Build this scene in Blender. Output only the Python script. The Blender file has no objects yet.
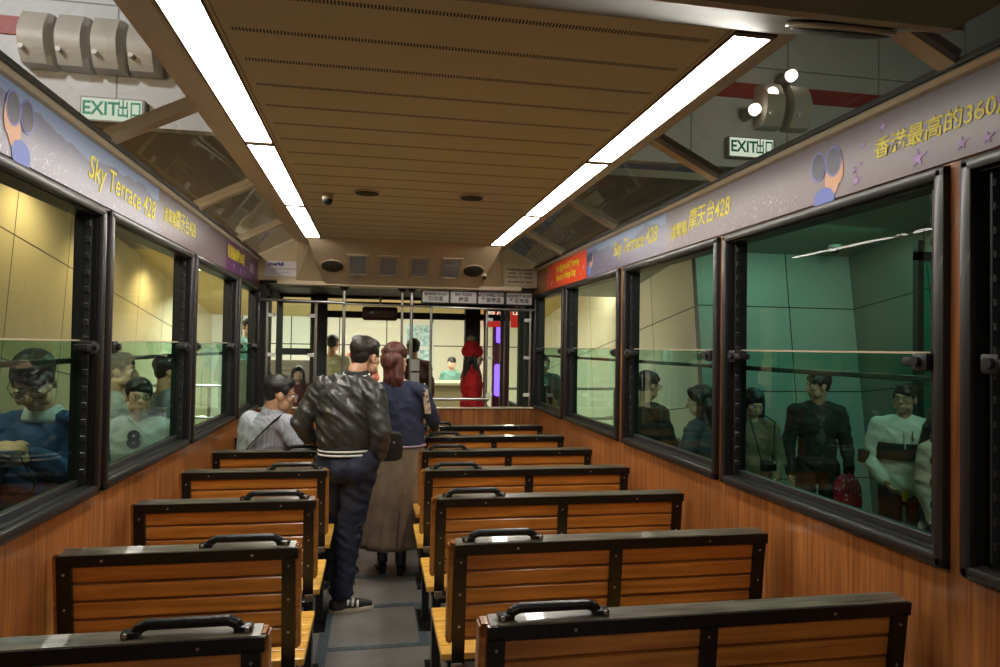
import bpy, bmesh, math, random
import numpy as np
from mathutils import Vector, Matrix, Euler
random.seed(7)
SC = bpy.context.scene
COL = SC.collection
V = Vector
PI = math.pi

# ------------------------------------------------------------------ materials
def newmat(name):
    m = bpy.data.materials.new(name); m.use_nodes = True
    nt = m.node_tree; nt.nodes.clear()
    out = nt.nodes.new('ShaderNodeOutputMaterial')
    return m, nt, out
def N(nt, t, **k):
    n = nt.nodes.new(t)
    for a, b in k.items():
        if a.startswith('i_'):
            n.inputs[a[2:].replace('_', ' ')].default_value = b
        else: setattr(n, a, b)
    return n
def c4(c): return (c[0], c[1], c[2], 1)
def plain(name, col, rough=.5, metal=0, noise=0, nscale=20, bump=0, bscale=60, spec=.5, coat=0, stretch=(1,1,1), sheen=0):
    m, nt, out = newmat(name)
    b = N(nt, 'ShaderNodeBsdfPrincipled')
    b.inputs['Base Color'].default_value = c4(col); b.inputs['Roughness'].default_value = rough
    b.inputs['Metallic'].default_value = metal; b.inputs['Specular IOR Level'].default_value = spec
    b.inputs['Coat Weight'].default_value = coat; b.inputs['Sheen Weight'].default_value = sheen
    nt.links.new(b.outputs[0], out.inputs[0])
    if noise or bump:
        tc = N(nt, 'ShaderNodeTexCoord'); mp = N(nt, 'ShaderNodeMapping'); mp.inputs['Scale'].default_value = stretch
        nt.links.new(tc.outputs['Object'], mp.inputs[0])
    if noise:
        n = N(nt, 'ShaderNodeTexNoise'); n.inputs['Scale'].default_value = nscale; n.inputs['Detail'].default_value = 4
        nt.links.new(mp.outputs[0], n.inputs['Vector'])
        r = N(nt, 'ShaderNodeValToRGB')
        r.color_ramp.elements[0].position = .3; r.color_ramp.elements[1].position = .7
        r.color_ramp.elements[0].color = c4([x*(1-noise) for x in col]); r.color_ramp.elements[1].color = c4([min(1, x*(1+noise)) for x in col])
        nt.links.new(n.outputs[0], r.inputs[0]); nt.links.new(r.outputs[0], b.inputs['Base Color'])
    if bump:
        n2 = N(nt, 'ShaderNodeTexNoise'); n2.inputs['Scale'].default_value = bscale; n2.inputs['Detail'].default_value = 3
        nt.links.new(mp.outputs[0], n2.inputs['Vector'])
        bp = N(nt, 'ShaderNodeBump'); bp.inputs['Strength'].default_value = bump; bp.inputs['Distance'].default_value = .01
        nt.links.new(n2.outputs[0], bp.inputs['Height']); nt.links.new(bp.outputs[0], b.inputs['Normal'])
    return m
def emis(name, col, s):
    m, nt, out = newmat(name)
    e = N(nt, 'ShaderNodeEmission'); e.inputs[0].default_value = c4(col); e.inputs[1].default_value = s
    nt.links.new(e.outputs[0], out.inputs[0]); return m
def glass(name, tint, ior=1.5, rough=0.0, boost=1.0):
    m, nt, out = newmat(name)
    t = N(nt, 'ShaderNodeBsdfTransparent'); t.inputs[0].default_value = c4(tint)
    g = N(nt, 'ShaderNodeBsdfGlossy'); g.inputs['Roughness'].default_value = rough
    f = N(nt, 'ShaderNodeFresnel'); f.inputs[0].default_value = ior
    mu = N(nt, 'ShaderNodeMath', operation='MULTIPLY', use_clamp=True); mu.inputs[1].default_value = boost
    mx = N(nt, 'ShaderNodeMixShader')
    ge = N(nt, 'ShaderNodeNewGeometry'); inv = N(nt, 'ShaderNodeMath', operation='SUBTRACT'); inv.inputs[0].default_value = 1
    m2 = N(nt, 'ShaderNodeMath', operation='MULTIPLY'); nt.links.new(ge.outputs['Backfacing'], inv.inputs[1])
    nt.links.new(f.outputs[0], mu.inputs[0]); nt.links.new(mu.outputs[0], m2.inputs[0]); nt.links.new(inv.outputs[0], m2.inputs[1]); nt.links.new(m2.outputs[0], mx.inputs[0])
    nt.links.new(t.outputs[0], mx.inputs[1]); nt.links.new(g.outputs[0], mx.inputs[2]); nt.links.new(mx.outputs[0], out.inputs[0])
    return m
def wood(name, c1, c2, axis='z', scale=60, rough=.4, coat=.3, long=.04, dist=0.6):
    m, nt, out = newmat(name)
    b = N(nt, 'ShaderNodeBsdfPrincipled'); b.inputs['Roughness'].default_value = rough
    b.inputs['Coat Weight'].default_value = coat; b.inputs['Coat Roughness'].default_value = .15
    tc = N(nt, 'ShaderNodeTexCoord'); mp = N(nt, 'ShaderNodeMapping')
    mp.inputs['Scale'].default_value = {'z': (1, 1, long), 'x': (long, 1, 1), 'y': (1, long, 1)}[axis]
    nt.links.new(tc.outputs['Object'], mp.inputs[0])
    n = N(nt, 'ShaderNodeTexNoise'); n.inputs['Scale'].default_value = scale; n.inputs['Detail'].default_value = 5; n.inputs['Distortion'].default_value = dist
    n2 = N(nt, 'ShaderNodeTexNoise'); n2.inputs['Scale'].default_value = 2.5; n2.inputs['Detail'].default_value = 2
    nt.links.new(mp.outputs[0], n.inputs['Vector']); nt.links.new(tc.outputs['Object'], n2.inputs['Vector'])
    r = N(nt, 'ShaderNodeValToRGB'); r.color_ramp.elements[0].position = .32; r.color_ramp.elements[1].position = .68
    r.color_ramp.elements[0].color = c4(c1); r.color_ramp.elements[1].color = c4(c2)
    hs = N(nt, 'ShaderNodeHueSaturation')
    mr = N(nt, 'ShaderNodeMapRange'); mr.inputs['From Min'].default_value = .3; mr.inputs['From Max'].default_value = .7
    mr.inputs['To Min'].default_value = .75; mr.inputs['To Max'].default_value = 1.25
    nt.links.new(n2.outputs[0], mr.inputs[0]); nt.links.new(mr.outputs[0], hs.inputs['Value'])
    nt.links.new(n.outputs[0], r.inputs[0]); nt.links.new(r.outputs[0], hs.inputs['Color']); nt.links.new(hs.outputs[0], b.inputs['Base Color'])
    bp = N(nt, 'ShaderNodeBump'); bp.inputs['Strength'].default_value = .08; bp.inputs['Distance'].default_value = .005
    nt.links.new(n.outputs[0], bp.inputs['Height']); nt.links.new(bp.outputs[0], b.inputs['Normal'])
    nt.links.new(b.outputs[0], out.inputs[0]); return m
def panels(name, col, w, h, joint=(.02,.02,.02), axis='x', rough=.45, width=.01, noise=.06, off=0.0, offz=0.0, spec=.5):
    """flat cladding with dark joints; horizontal axis 'x' or 'y', vertical axis z (object coords)"""
    m, nt, out = newmat(name)
    b = N(nt, 'ShaderNodeBsdfPrincipled'); b.inputs['Roughness'].default_value = rough; b.inputs['Specular IOR Level'].default_value = spec
    tc = N(nt, 'ShaderNodeTexCoord'); s = N(nt, 'ShaderNodeSeparateXYZ'); cb = N(nt, 'ShaderNodeCombineXYZ')
    nt.links.new(tc.outputs['Object'], s.inputs[0])
    nt.links.new(s.outputs['X' if axis == 'x' else 'Y'], cb.inputs[0]); nt.links.new(s.outputs['Z' if axis != 'xy' else 'X'], cb.inputs[1])
    cb.inputs[2].default_value = 0
    mp = N(nt, 'ShaderNodeMapping'); mp.inputs['Location'].default_value = (off, offz, 0); nt.links.new(cb.outputs[0], mp.inputs[0])
    br = N(nt, 'ShaderNodeTexBrick'); br.offset = 0; br.inputs['Scale'].default_value = 1
    br.inputs['Brick Width'].default_value = w; br.inputs['Row Height'].default_value = h; br.inputs['Mortar Size'].default_value = width
    br.inputs['Mortar Smooth'].default_value = 0
    br.inputs['Color1'].default_value = c4(col); br.inputs['Color2'].default_value = c4([x*(1-noise) for x in col]); br.inputs['Mortar'].default_value = c4(joint)
    nt.links.new(mp.outputs[0], br.inputs['Vector']); nt.links.new(br.outputs['Color'], b.inputs['Base Color'])
    nt.links.new(b.outputs[0], out.inputs[0]); return m

M = {}
M['wood_wall'] = wood('wall_wood', (.19,.062,.018), (.42,.165,.05), 'z', 55, .35, .35)
M['wood_seat'] = wood('seat_wood', (.30,.10,.015), (.56,.23,.045), 'x', 40, .3, .5, long=.05)
M['wood_slab'] = wood('slab_wood', (.62,.32,.05), (.9,.5,.1), 'x', 50, .3, .5, long=.08)
M['wood_dark'] = wood('dark_wood', (.16,.06,.02), (.35,.14,.04), 'x', 60, .3, .5, long=.05)
M['iron'] = plain('black_iron', (.006,.006,.007), .34, 0, bump=.15, bscale=120, coat=.15, spec=.35)
M['cap'] = plain('worn_cap', (.10,.085,.06), .28, 0, noise=.8, nscale=7, coat=.5, stretch=(1,9,1), bump=.1, bscale=40)
M['steel'] = plain('steel', (.55,.56,.55), .3, 1)
M['bolt'] = plain('bolt', (.5,.5,.5), .35, 1)
M['rubber'] = plain('frame_rubber', (.016,.014,.015), .38, 0, coat=.08)
M['black'] = plain('sash_black', (.012,.013,.013), .4)
M['rack'] = plain('rack_metal', (.045,.045,.048), .35, .5)
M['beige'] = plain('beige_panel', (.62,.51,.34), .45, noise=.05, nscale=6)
M['beige_metal'] = plain('beige_metal', (.55,.47,.34), .35, .3)
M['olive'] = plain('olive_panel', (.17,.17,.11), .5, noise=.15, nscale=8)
M['brownmetal'] = plain('brown_metal', (.56,.50,.40), .35, .3)
M['glass_up'] = glass('glass_upper', (.90,.95,.90), 1.35, boost=.45)
M['glass_lo'] = glass('glass_lower', (.68,.87,.81), 1.45, boost=1.0)
M['glass_sky'] = glass('glass_skylight', (.74,.70,.64), 1.4, .02, .75)
M['glass_clear'] = glass('glass_clear', (.93,.97,.95), 1.3)
M['light'] = emis('diffuser', (1, .95, .84), 30)
M['white'] = plain('white', (.75,.75,.73), .5)
M['maroon'] = plain('maroon', (.10,.01,.015), .35)
M['dark'] = plain('darkpaint', (.02,.018,.017), .5)
M['grey'] = plain('grey', (.3,.3,.3), .5)

# ------------------------------------------------------------------ mesh helpers
class B:
    """collects shapes in one bmesh; mats = material slots"""
    def __init__(s): s.bm = bmesh.new(); s.mi = 0
    def _set(s, faces):
        for f in faces: f.material_index = s.mi
    def box(s, x0, x1, y0, y1, z0, z1, bev=0, mat=None, seg=2):
        r = bmesh.ops.create_cube(s.bm, size=1)
        vs = r['verts']
        T = Matrix.Translation(((x0+x1)/2, (y0+y1)/2, (z0+z1)/2)) @ Matrix.Diagonal((abs(x1-x0), abs(y1-y0), abs(z1-z0), 1))
        if mat: T = mat @ T
        bmesh.ops.transform(s.bm, matrix=T, verts=vs)
        fs = {f for v in vs for f in v.link_faces}; s._set(fs)
        if bev:
            es = list({e for v in vs for e in v.link_edges})
            r = bmesh.ops.bevel(s.bm, geom=es, offset=bev, segments=seg, affect='EDGES', profile=.5, clamp_overlap=True)
            s._set(r['faces'])
        return s
    def cyl(s, p0, p1, r0, r1=None, n=16, caps=True):
        p0 = V(p0); p1 = V(p1); r1 = r0 if r1 is None else r1
        d = p1-p0
        if d.length < 1e-6: return s
        Q = d.to_track_quat('Z', 'Y').to_matrix(); nv = s.bm.verts.new; nf = s.bm.faces.new
        cs = [(math.cos(2*PI*i/n), math.sin(2*PI*i/n)) for i in range(n)]
        va = [nv(p0+Q @ V((c*r0, q*r0, 0))) for c, q in cs]; vb = [nv(p1+Q @ V((c*r1, q*r1, 0))) for c, q in cs]
        fs = [nf((va[i], va[(i+1) % n], vb[(i+1) % n], vb[i])) for i in range(n)]
        if caps: fs += [nf(va[::-1]), nf(vb)]
        s._set(fs); return s
    def tube(s, pts, r, n=12):
        for a, b in zip(pts, pts[1:]): s.cyl(a, b, r, n=n)
        for p in pts[1:-1]: s.ell(p, (r, r, r), n=n)
        return s
    def ell(s, c, rad, rot=None, n=20):
        c = V(c); R = rot.to_3x3() if rot else Matrix.Identity(3); m = max(8, n//2); nv = s.bm.verts.new; nf = s.bm.faces.new
        rx, ry, rz = rad
        top = nv(c+R @ V((0, 0, rz))); bot = nv(c+R @ V((0, 0, -rz))); rings = []
        for j in range(1, m):
            t = PI*j/m; st = math.sin(t); ct = math.cos(t)
            rings.append([nv(c+R @ V((rx*st*math.cos(2*PI*i/n), ry*st*math.sin(2*PI*i/n), rz*ct))) for i in range(n)])
        fs = []
        for i in range(n):
            k = (i+1) % n
            fs.append(nf((top, rings[0][i], rings[0][k]))); fs.append(nf((bot, rings[-1][k], rings[-1][i])))
            for a, b in zip(rings, rings[1:]): fs.append(nf((a[i], b[i], b[k], a[k])))
        s._set(fs); return s
    def prism(s, poly, axis, a0, a1):
        """poly of 2D points; axis 'x','y','z' extrusion from a0 to a1"""
        def P(p, a):
            return {'y': (p[0], a, p[1]), 'x': (a, p[0], p[1]), 'z': (p[0], p[1], a)}[axis]
        v0 = [s.bm.verts.new(P(p, a0)) for p in poly]; v1 = [s.bm.verts.new(P(p, a1)) for p in poly]
        fs = [s.bm.faces.new(v0), s.bm.faces.new(v1[::-1])]
        n = len(poly)
        for i in range(n): fs.append(s.bm.faces.new((v0[i], v1[i], v1[(i+1) % n], v0[(i+1) % n])))
        s._set(fs); return s
    def hexa(s, a, b):
        """solid between two quads a,b (4 pts each, same order)"""
        va = [s.bm.verts.new(p) for p in a]; vb = [s.bm.verts.new(p) for p in b]
        fs = [s.bm.faces.new(va[::-1]), s.bm.faces.new(vb)]
        for i in range(4): fs.append(s.bm.faces.new((va[i], va[(i+1) % 4], vb[(i+1) % 4], vb[i])))
        s._set(fs); return s
    def loft(s, rings, cap=True, closed=False):
        """rings: list of lists of points (same count)"""
        R = [[s.bm.verts.new(p) for p in r] for r in rings]; n = len(R[0]); fs = []
        for a, b in zip(R, R[1:]):
            for i in range(n): fs.append(s.bm.faces.new((a[i], a[(i+1) % n], b[(i+1) % n], b[i])))
        if closed:
            a, b = R[-1], R[0]
            for i in range(n): fs.append(s.bm.faces.new((a[i], a[(i+1) % n], b[(i+1) % n], b[i])))
        elif cap: fs += [s.bm.faces.new(R[0][::-1]), s.bm.faces.new(R[-1])]
        s._set(fs); return s
    def obj(s, name, mats, parent=None, smooth=False, origin=None, keep=False):
        bmesh.ops.recalc_face_normals(s.bm, faces=s.bm.faces)
        me = bpy.data.meshes.new(name)
        if origin is None and parent is not None and not keep: origin = wloc(parent)
        if origin is not None: bmesh.ops.translate(s.bm, vec=-V(origin), verts=s.bm.verts)
        s.bm.to_mesh(me); s.bm.free()
        return link(name, me, mats, parent, smooth, origin if parent is None else None)
def wloc(o):
    l = V(o.location)
    while o.parent: o = o.parent; l += V(o.location)
    return l
def link(name, me, mats, parent=None, smooth=False, loc=None):
    if not isinstance(mats, (list, tuple)): mats = [mats]
    while len(me.materials) > len(mats): me.materials.pop()
    for i, m in enumerate(mats):
        if i < len(me.materials): me.materials[i] = m
        else: me.materials.append(m)
    if smooth:
        if smooth == 'auto':
            bm = bmesh.new(); bm.from_mesh(me)
            for f in bm.faces: f.smooth = True
            for e in bm.edges:
                if len(e.link_faces) == 2 and e.calc_face_angle(0) > .6: e.smooth = False
            bm.to_mesh(me); bm.free()
        else: me.polygons.foreach_set('use_smooth', [True]*len(me.polygons))
    o = bpy.data.objects.new(name, me); COL.objects.link(o)
    if parent: o.parent = parent
    elif loc is not None: o.location = loc
    return o
def tag(o, label, cat, group=None):
    o['label'] = label; o['category'] = cat
    if group: o['group'] = group
    return o
def thing(name, label, cat, loc=(0,0,0), group=None):
    o = bpy.data.objects.new(name, None); COL.objects.link(o); o.location = loc; o.empty_display_size = .1
    return tag(o, label, cat, group)
def struct(o): o['kind'] = 'structure'; return o
def sempty(name, loc=(0,0,0)):
    o = bpy.data.objects.new(name, None); COL.objects.link(o); o.location = loc; o['kind'] = 'structure'; return o
def copy_tree(o, parent=None):
    c = o.copy(); COL.objects.link(c); c.parent = parent
    for ch in list(o.children): copy_tree(ch, c)
    return c
def eval_mesh(me, mods):
    o = bpy.data.objects.new('tmp', me); COL.objects.link(o)
    for t, kw in mods:
        m = o.modifiers.new('m', t)
        for k, v in kw.items(): setattr(m, k, v)
    dg = bpy.context.evaluated_depsgraph_get(); dg.update()
    r = bpy.data.meshes.new_from_object(o.evaluated_get(dg))
    bpy.data.objects.remove(o); return r
def text(body, size, mat, M4, name, parent=None, ext=.0008, shear=0, align='CENTER', bold=0, sx=1):
    cu = bpy.data.curves.new('t', 'FONT'); cu.body = body; cu.size = size; cu.extrude = ext; cu.shear = shear
    cu.align_x = align; cu.align_y = 'CENTER'; cu.offset = bold; cu.resolution_u = 3
    o = bpy.data.objects.new('tmp', cu); COL.objects.link(o)
    dg = bpy.context.evaluated_depsgraph_get(); dg.update()
    me = bpy.data.meshes.new_from_object(o.evaluated_get(dg)); bpy.data.objects.remove(o)
    off = wloc(parent) if parent else V((0,0,0))
    me.transform(Matrix.Translation(-off) @ M4 @ Matrix.Diagonal((sx,1,1,1)))
    return link(name, me, mat, parent)
# frames for writing: columns = text right, text up, outward normal
def frame(o, right, up, rot=0):
    r = V(right).normalized(); u = V(up).normalized(); n = r.cross(u)
    m = Matrix((r, u, n)).transposed().to_4x4(); m.translation = V(o)
    return m @ Matrix.Rotation(rot, 4, 'Z')

# ------------------------------------------------------------------ camera (fitted)
def cam():
    p, y, r, f = .0204, .181, .015, 684.98
    cp, sp, cy, sy, cr, sr = math.cos(p), math.sin(p), math.cos(y), math.sin(y), math.cos(r), math.sin(r)
    Ry = Matrix(((cy,-sy,0),(sy,cy,0),(0,0,1))); Rp = Matrix(((1,0,0),(0,cp,sp),(0,-sp,cp))); Rr = Matrix(((cr,0,sr),(0,1,0),(-sr,0,cr)))
    R = Rr @ Rp @ Ry           # world -> (right, fwd, up)
    right, fwd, up = V(R[0]), V(R[1]), V(R[2])
    m = Matrix((right, up, -fwd)).transposed().to_4x4(); m.translation = (-.2325, 0, 1.59)
    cd = bpy.data.cameras.new('camera'); cd.sensor_width = 36; cd.lens = f/1000*36; cd.clip_start = .05
    o = bpy.data.objects.new('camera', cd); COL.objects.link(o); o.matrix_world = m; SC.camera = o
cam()
W = 1.2105        # half width of the saloon
ZC = 2.39         # ceiling

# ------------------------------------------------------------------ saloon shell
def floor_mat():
    m, nt, out = newmat('floor_terrazzo')
    b = N(nt, 'ShaderNodeBsdfPrincipled'); b.inputs['Roughness'].default_value = .38
    tc = N(nt, 'ShaderNodeTexCoord')
    n = N(nt, 'ShaderNodeTexNoise'); n.inputs['Scale'].default_value = 3; n.inputs['Detail'].default_value = 6
    v = N(nt, 'ShaderNodeTexVoronoi'); v.inputs['Scale'].default_value = 45
    nt.links.new(tc.outputs['Object'], n.inputs['Vector']); nt.links.new(tc.outputs['Object'], v.inputs['Vector'])
    r = N(nt, 'ShaderNodeValToRGB'); r.color_ramp.elements[0].position = .35; r.color_ramp.elements[1].position = .65
    r.color_ramp.elements[0].color = (.15,.138,.135,1); r.color_ramp.elements[1].color = (.25,.232,.222,1)
    nt.links.new(n.outputs[0], r.inputs[0])
    r2 = N(nt, 'ShaderNodeValToRGB'); r2.color_ramp.elements[0].position = .07; r2.color_ramp.elements[0].color = (1,1,1,1)
    r2.color_ramp.elements[1].position = .10; r2.color_ramp.elements[1].color = (0,0,0,1)
    nt.links.new(v.outputs['Distance'], r2.inputs[0])
    mx = N(nt, 'ShaderNodeMix', data_type='RGBA'); nt.links.new(r2.outputs[0], mx.inputs[0])
    nt.links.new(r.outputs[0], mx.inputs[6]); mx.inputs[7].default_value = (.5,.45,.4,1)
    nt.links.new(mx.outputs[2], b.inputs['Base Color']); nt.links.new(b.outputs[0], out.inputs[0]); return m
fl = struct(B().box(-W, W, -1.0, 7.6, -.08, 0).obj('floor', floor_mat()))
tape = plain('floor_tape', (.075,.10,.12), .5, noise=.3, nscale=30)
t = thing('floor_marking', 'faded blue grey tape rectangle stuck on the aisle floor nearest the camera', 'floor marking', (-.22, 3.9, 0))
B().box(-.50,-.445,3.2,4.30,.0005,.003).obj('tape_strip', tape, t); B().box(.035,.085,3.68,4.30,.0005,.003).obj('tape_strip', tape, t)
B().box(-.445,.035,4.25,4.30,.0005,.003).obj('tape_strip', tape, t); B().box(-.445,.035,3.68,3.72,.0005,.003).obj('tape_strip', tape, t)
tag(B().box(-.42,.12,4.80,4.86,.0005,.003).obj('floor_marking', tape), 'pale tape line across the aisle floor behind the woman in the long skirt', 'floor marking')

WL = [(-.85,.25),(.30,1.43),(1.485,2.69),(2.73,3.91),(3.96,5.13),(5.20,6.10)]
WR = [(-.85,.25),(.30,1.465),(1.51,2.65),(2.69,3.82),(3.89,5.05),(5.12,6.08)]
ZB, ZT = 1.043, 2.075
def side_wall(name, s, wins):
    b = B(); x0, x1 = s*W, s*(W+.05)
    xa, xb = min(x0,x1), max(x0,x1)
    b.box(xa, xb, -1.0, 6.15, 0, ZB)
    ys = [-1.0]+[y for w in wins for y in w]+[6.15]
    for i in range(0, len(ys), 2): b.box(xa, xb, ys[i], ys[i+1], ZB, ZT)
    b.box(xa, xb, -1.0, 6.15, ZT, 2.33)
    return struct(b.obj(name, M['wood_wall']))
side_wall('wall_left', -1, WL); side_wall('wall_right', 1, WR)

def ring(b, s, xin, xout, y0, y1, z0, z1, w, bev=0):
    xa, xb = sorted((s*xin, s*xout))
    b.box(xa, xb, y0, y1, z0, z0+w, bev); b.box(xa, xb, y0, y1, z1-w, z1, bev)
    b.box(xa, xb, y0, y0+w, z0, z1, bev); b.box(xa, xb, y1-w, y1, z0, z1, bev)
def window(n, s, y0, y1):
    r = sempty('window_%d' % n, (s*W, (y0+y1)/2, ZB))
    b = B(); ring(b, s, W-.022, W+.01, y0, y1, ZB, ZT, .036, .011)
    fo = b.obj('window_frame', M['rubber'], r, 'auto')
    b = B(); ring(b, s, W, W+.075, y0+.004, y1-.004, ZB+.004, ZT-.004, .036)
    # inner stiles of the sash
    xa, xb = sorted((s*(W+.028), s*(W+.062)))
    for a in (y0+.036, y1-.036-.026): b.box(xa, xb, a, a+.026, ZB+.04, ZT-.04)
    b.obj('jamb', M['black'], r)
    b = B(); xa, xb = sorted((s*(W+.030), s*(W+.058)))
    b.box(xa, xb, y0+.05, y1-.05, ZB+.04, ZB+.062, .003)
    b.obj('sill_rail', M['rack'], r)
    for yy, d in ((y1-.062, -1), (y0+.062, 1)):      # notched sash racks
        b = B(); xa, xb = sorted((s*(W+.008), s*(W+.026)))
        b.box(xa, xb, min(yy, yy+d*.006), max(yy, yy+d*.006), ZB+.05, ZT-.045)
        z = ZB+.08
        while z < ZT-.08:
            b.box(xa, xb, min(yy+d*.006, yy+d*.014), max(yy+d*.006, yy+d*.014), z, z+.022, .003, seg=1)
            z += .058
        b.obj('sash_rack', M['rack'], r)
    xa, xb = sorted((s*(W+.060), s*(W+.066)))
    B().box(xa, xb, y0+.03, y1-.03, 1.522, ZT-.03).obj('upper_pane', M['glass_up'], r)
    b = B(); xc, xd = sorted((s*(W+.05), s*(W+.07))); b.box(xc, xd, y0+.04, y1-.04, 1.512, 1.530, .003)
    b.obj('meeting_rail', M['black'], r)
    xa, xb = sorted((s*(W+.038), s*(W+.044)))
    lo = B().box(xa, xb, y0+.05, y1-.05, ZB+.035, 1.592).obj('lower_pane', M['glass_lo'], r)
    xc, xd = sorted((s*(W+.036), s*(W+.046)))
    B().box(xc, xd, y0+.055, y1-.055, 1.590, 1.596).obj('pane_edge', M['beige_metal'], lo)
    for yy, d in ((y1-.058, -1), (y0+.058, 1)):
        b = B(); xa, xb = sorted((s*(W-.018), s*(W+.03)))
        b.box(xa, xb, min(yy, yy+d*.05), max(yy, yy+d*.05), 1.545, 1.592, .006)
        b.cyl((s*(W-.03), yy+d*.03, 1.570), (s*(W-.012), yy+d*.03, 1.570), .013)
        b.box(xa, xb, min(yy+d*.045, yy+d*.085), max(yy+d*.045, yy+d*.085), 1.556, 1.580, .004)
        b.obj('sash_latch', M['rack'], r, 'auto')
    return r
k = 1
for s, ws in ((-1, WL[1:]), (1, WR[1:])):
    for (a, b_) in ws: window(k, s, a, b_); k += 1
for i, s, w in ((11, -1, WL[0]), (12, 1, WR[0])): window(i, s, *w)

# ceiling ---------------------------------------------------------------
def ceil_mat():
    m, nt, out = newmat('ceiling_slotted')
    b = N(nt, 'ShaderNodeBsdfPrincipled'); b.inputs['Roughness'].default_value = .5
    tc = N(nt, 'ShaderNodeTexCoord'); s = N(nt, 'ShaderNodeSeparateXYZ'); nt.links.new(tc.outputs['Object'], s.inputs[0])
    def math_(op, a, bb=None, c=None):
        n = N(nt, 'ShaderNodeMath', operation=op)
        for i, q in enumerate((a, bb, c)):
            if q is None: continue
            if hasattr(q, 'links') or hasattr(q, 'is_linked'): nt.links.new(q, n.inputs[i])
            else: n.inputs[i].default_value = q
        return n.outputs[0]
    yy = math_('MODULO', math_('ADD', s.outputs['Y'], 20*.188-1.631+.094+1.88), .188)
    row = math_('LESS_THAN', math_('ABSOLUTE', math_('SUBTRACT', yy, .094)), .0105)
    xx = math_('MODULO', math_('ADD', s.outputs['X'], 10), .0085)
    tick = math_('GREATER_THAN', xx, .0036)
    inx = math_('LESS_THAN', math_('ABSOLUTE', s.outputs['X']), .605)
    mask = math_('MULTIPLY', math_('MULTIPLY', row, tick), inx)
    seam = math_('LESS_THAN', math_('ABSOLUTE', math_('SUBTRACT', math_('ABSOLUTE', s.outputs['X']), .628)), .0018)
    mask = math_('MAXIMUM', mask, math_('MULTIPLY', seam, .7))
    mx = N(nt, 'ShaderNodeMix', data_type='RGBA'); nt.links.new(mask, mx.inputs[0])
    n = N(nt, 'ShaderNodeTexNoise'); n.inputs['Scale'].default_value = 3; nt.links.new(tc.outputs['Object'], n.inputs['Vector'])
    r = N(nt, 'ShaderNodeValToRGB'); r.color_ramp.elements[0].color = (.54,.47,.28,1); r.color_ramp.elements[1].color = (.62,.55,.34,1)
    nt.links.new(n.outputs[0], r.inputs[0]); nt.links.new(r.outputs[0], mx.inputs[6])
    mx.inputs[7].default_value = (.02,.015,.01,1)
    nt.links.new(mx.outputs[2], b.inputs['Base Color']); nt.links.new(b.outputs[0], out.inputs[0]); return m
YA, YB = 1.56, 5.27
struct(B().box(-.64, .64, YA-.02, YB+.02, ZC, ZC+.03).obj('ceiling', ceil_mat()))
for s in (-1, 1):
    b = B()
    b.prism([(s*.64, ZC), (s*.64, ZC+.06), (s*.75, ZC+.06), (s*.90, 2.53), (s*.915, 2.475), (s*.90, 2.468), (s*.762, ZC-.004), (s*.754, ZC-.004), (s*.752, ZC+.03), (s*.642, ZC+.03)], 'y', YA-.09, YB+.75)
    struct(b.obj('trim_%d' % (1 if s < 0 else 2), M['beige']))
    # lower skylight rail
    b = B(); b.prism([(s*1.212, 2.282), (s*1.194, 2.290), (s*1.186, 2.302), (s*1.192, 2.312), (s*1.27, 2.305), (s*1.27, 2.282)], 'y', -.9, 6.15)
    struct(b.obj('trim_%d' % (3 if s < 0 else 4), M['brownmetal']))
    b = B()   # black gasket line
    b.prism([(s*1.180, 2.310), (s*1.180, 2.326), (s*1.21, 2.320), (s*1.21, 2.310)], 'y', -.9, 6.12)
    struct(b.obj('trim_%d' % (5 if s < 0 else 6), M['black']))
ys = [.25, 1.49, 2.695, 3.945, 5.14, 6.08]
k = 20
for s in (-1, 1):
    for i, y in enumerate(ys):
        b = B(); w = .026 if i < 5 else .015
        d = V((s*.31, 0, -.15)).normalized(); n_ = V((s*.15, 0, .31)).normalized()
        a = V((s*.89, y, 2.487)); c = V((s*1.20, y, 2.330))
        for (hw, t0, t1) in ((w, -.022, -.004), (w*.5, -.004, .03)):
            q = [(p + V((0, sy*hw, 0)) + n_*t) for p in (a, c) for (sy, t) in ((-1, t0), (1, t0), (1, t1), (-1, t1))]
            b.hexa(q[:4], q[4:])
        struct(b.obj('trim_%d' % k, M['brownmetal'])); k += 1
    for i in range(5):
        b = B(); y0, y1 = ys[i]+.01, ys[i+1]-.01
        a = [(s*.89, y0, 2.488), (s*.89, y1, 2.488), (s*1.21, y1, 2.328), (s*1.21, y0, 2.328)]
        b.hexa(a, [(x, y, z+.007) for x, y, z in a])
        o = b.obj('window_%d' % (30+(5 if s > 0 else 0)+i), M['glass_sky']); struct(o)

# lights
lid = 0
place = {0: 'nearest the camera', 1: 'second from the camera', 2: 'third, at the far end'}
for s in (-1, 1):
    off = .045 if s < 0 else 0
    for i in range(3):
        y0 = YA+1.236*i+off*(1 if i else 0); y1 = YA+1.236*(i+1)+off*(1 if i < 2 else 0)
        t = thing('ceiling_light', 'glowing strip light on the %s ceiling edge, %s' % ('left' if s < 0 else 'right', place[i]), 'ceiling light', (s*.6925, (y0+y1)/2, ZC), 'strip lights along the ceiling')
        xa, xb = sorted((s*.646, s*.747))
        B().box(xa, xb, y0+.018, y1-.018, ZC-.001, ZC+.006).obj('diffuser', M['light'], t)
        b = B(); b.box(xa-.006, xa, y0, y1, ZC-.006, ZC+.02); b.box(xb, xb+.006, y0, y1, ZC-.006, ZC+.02)
        b.box(xa, xb, y0, y0+.018, ZC-.007, ZC+.02); b.box(xa, xb, y1-.018, y1, ZC-.004, ZC+.02)
        b.obj('light_frame', plain('light_frame', (.12,.08,.04), .6), t)

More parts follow.
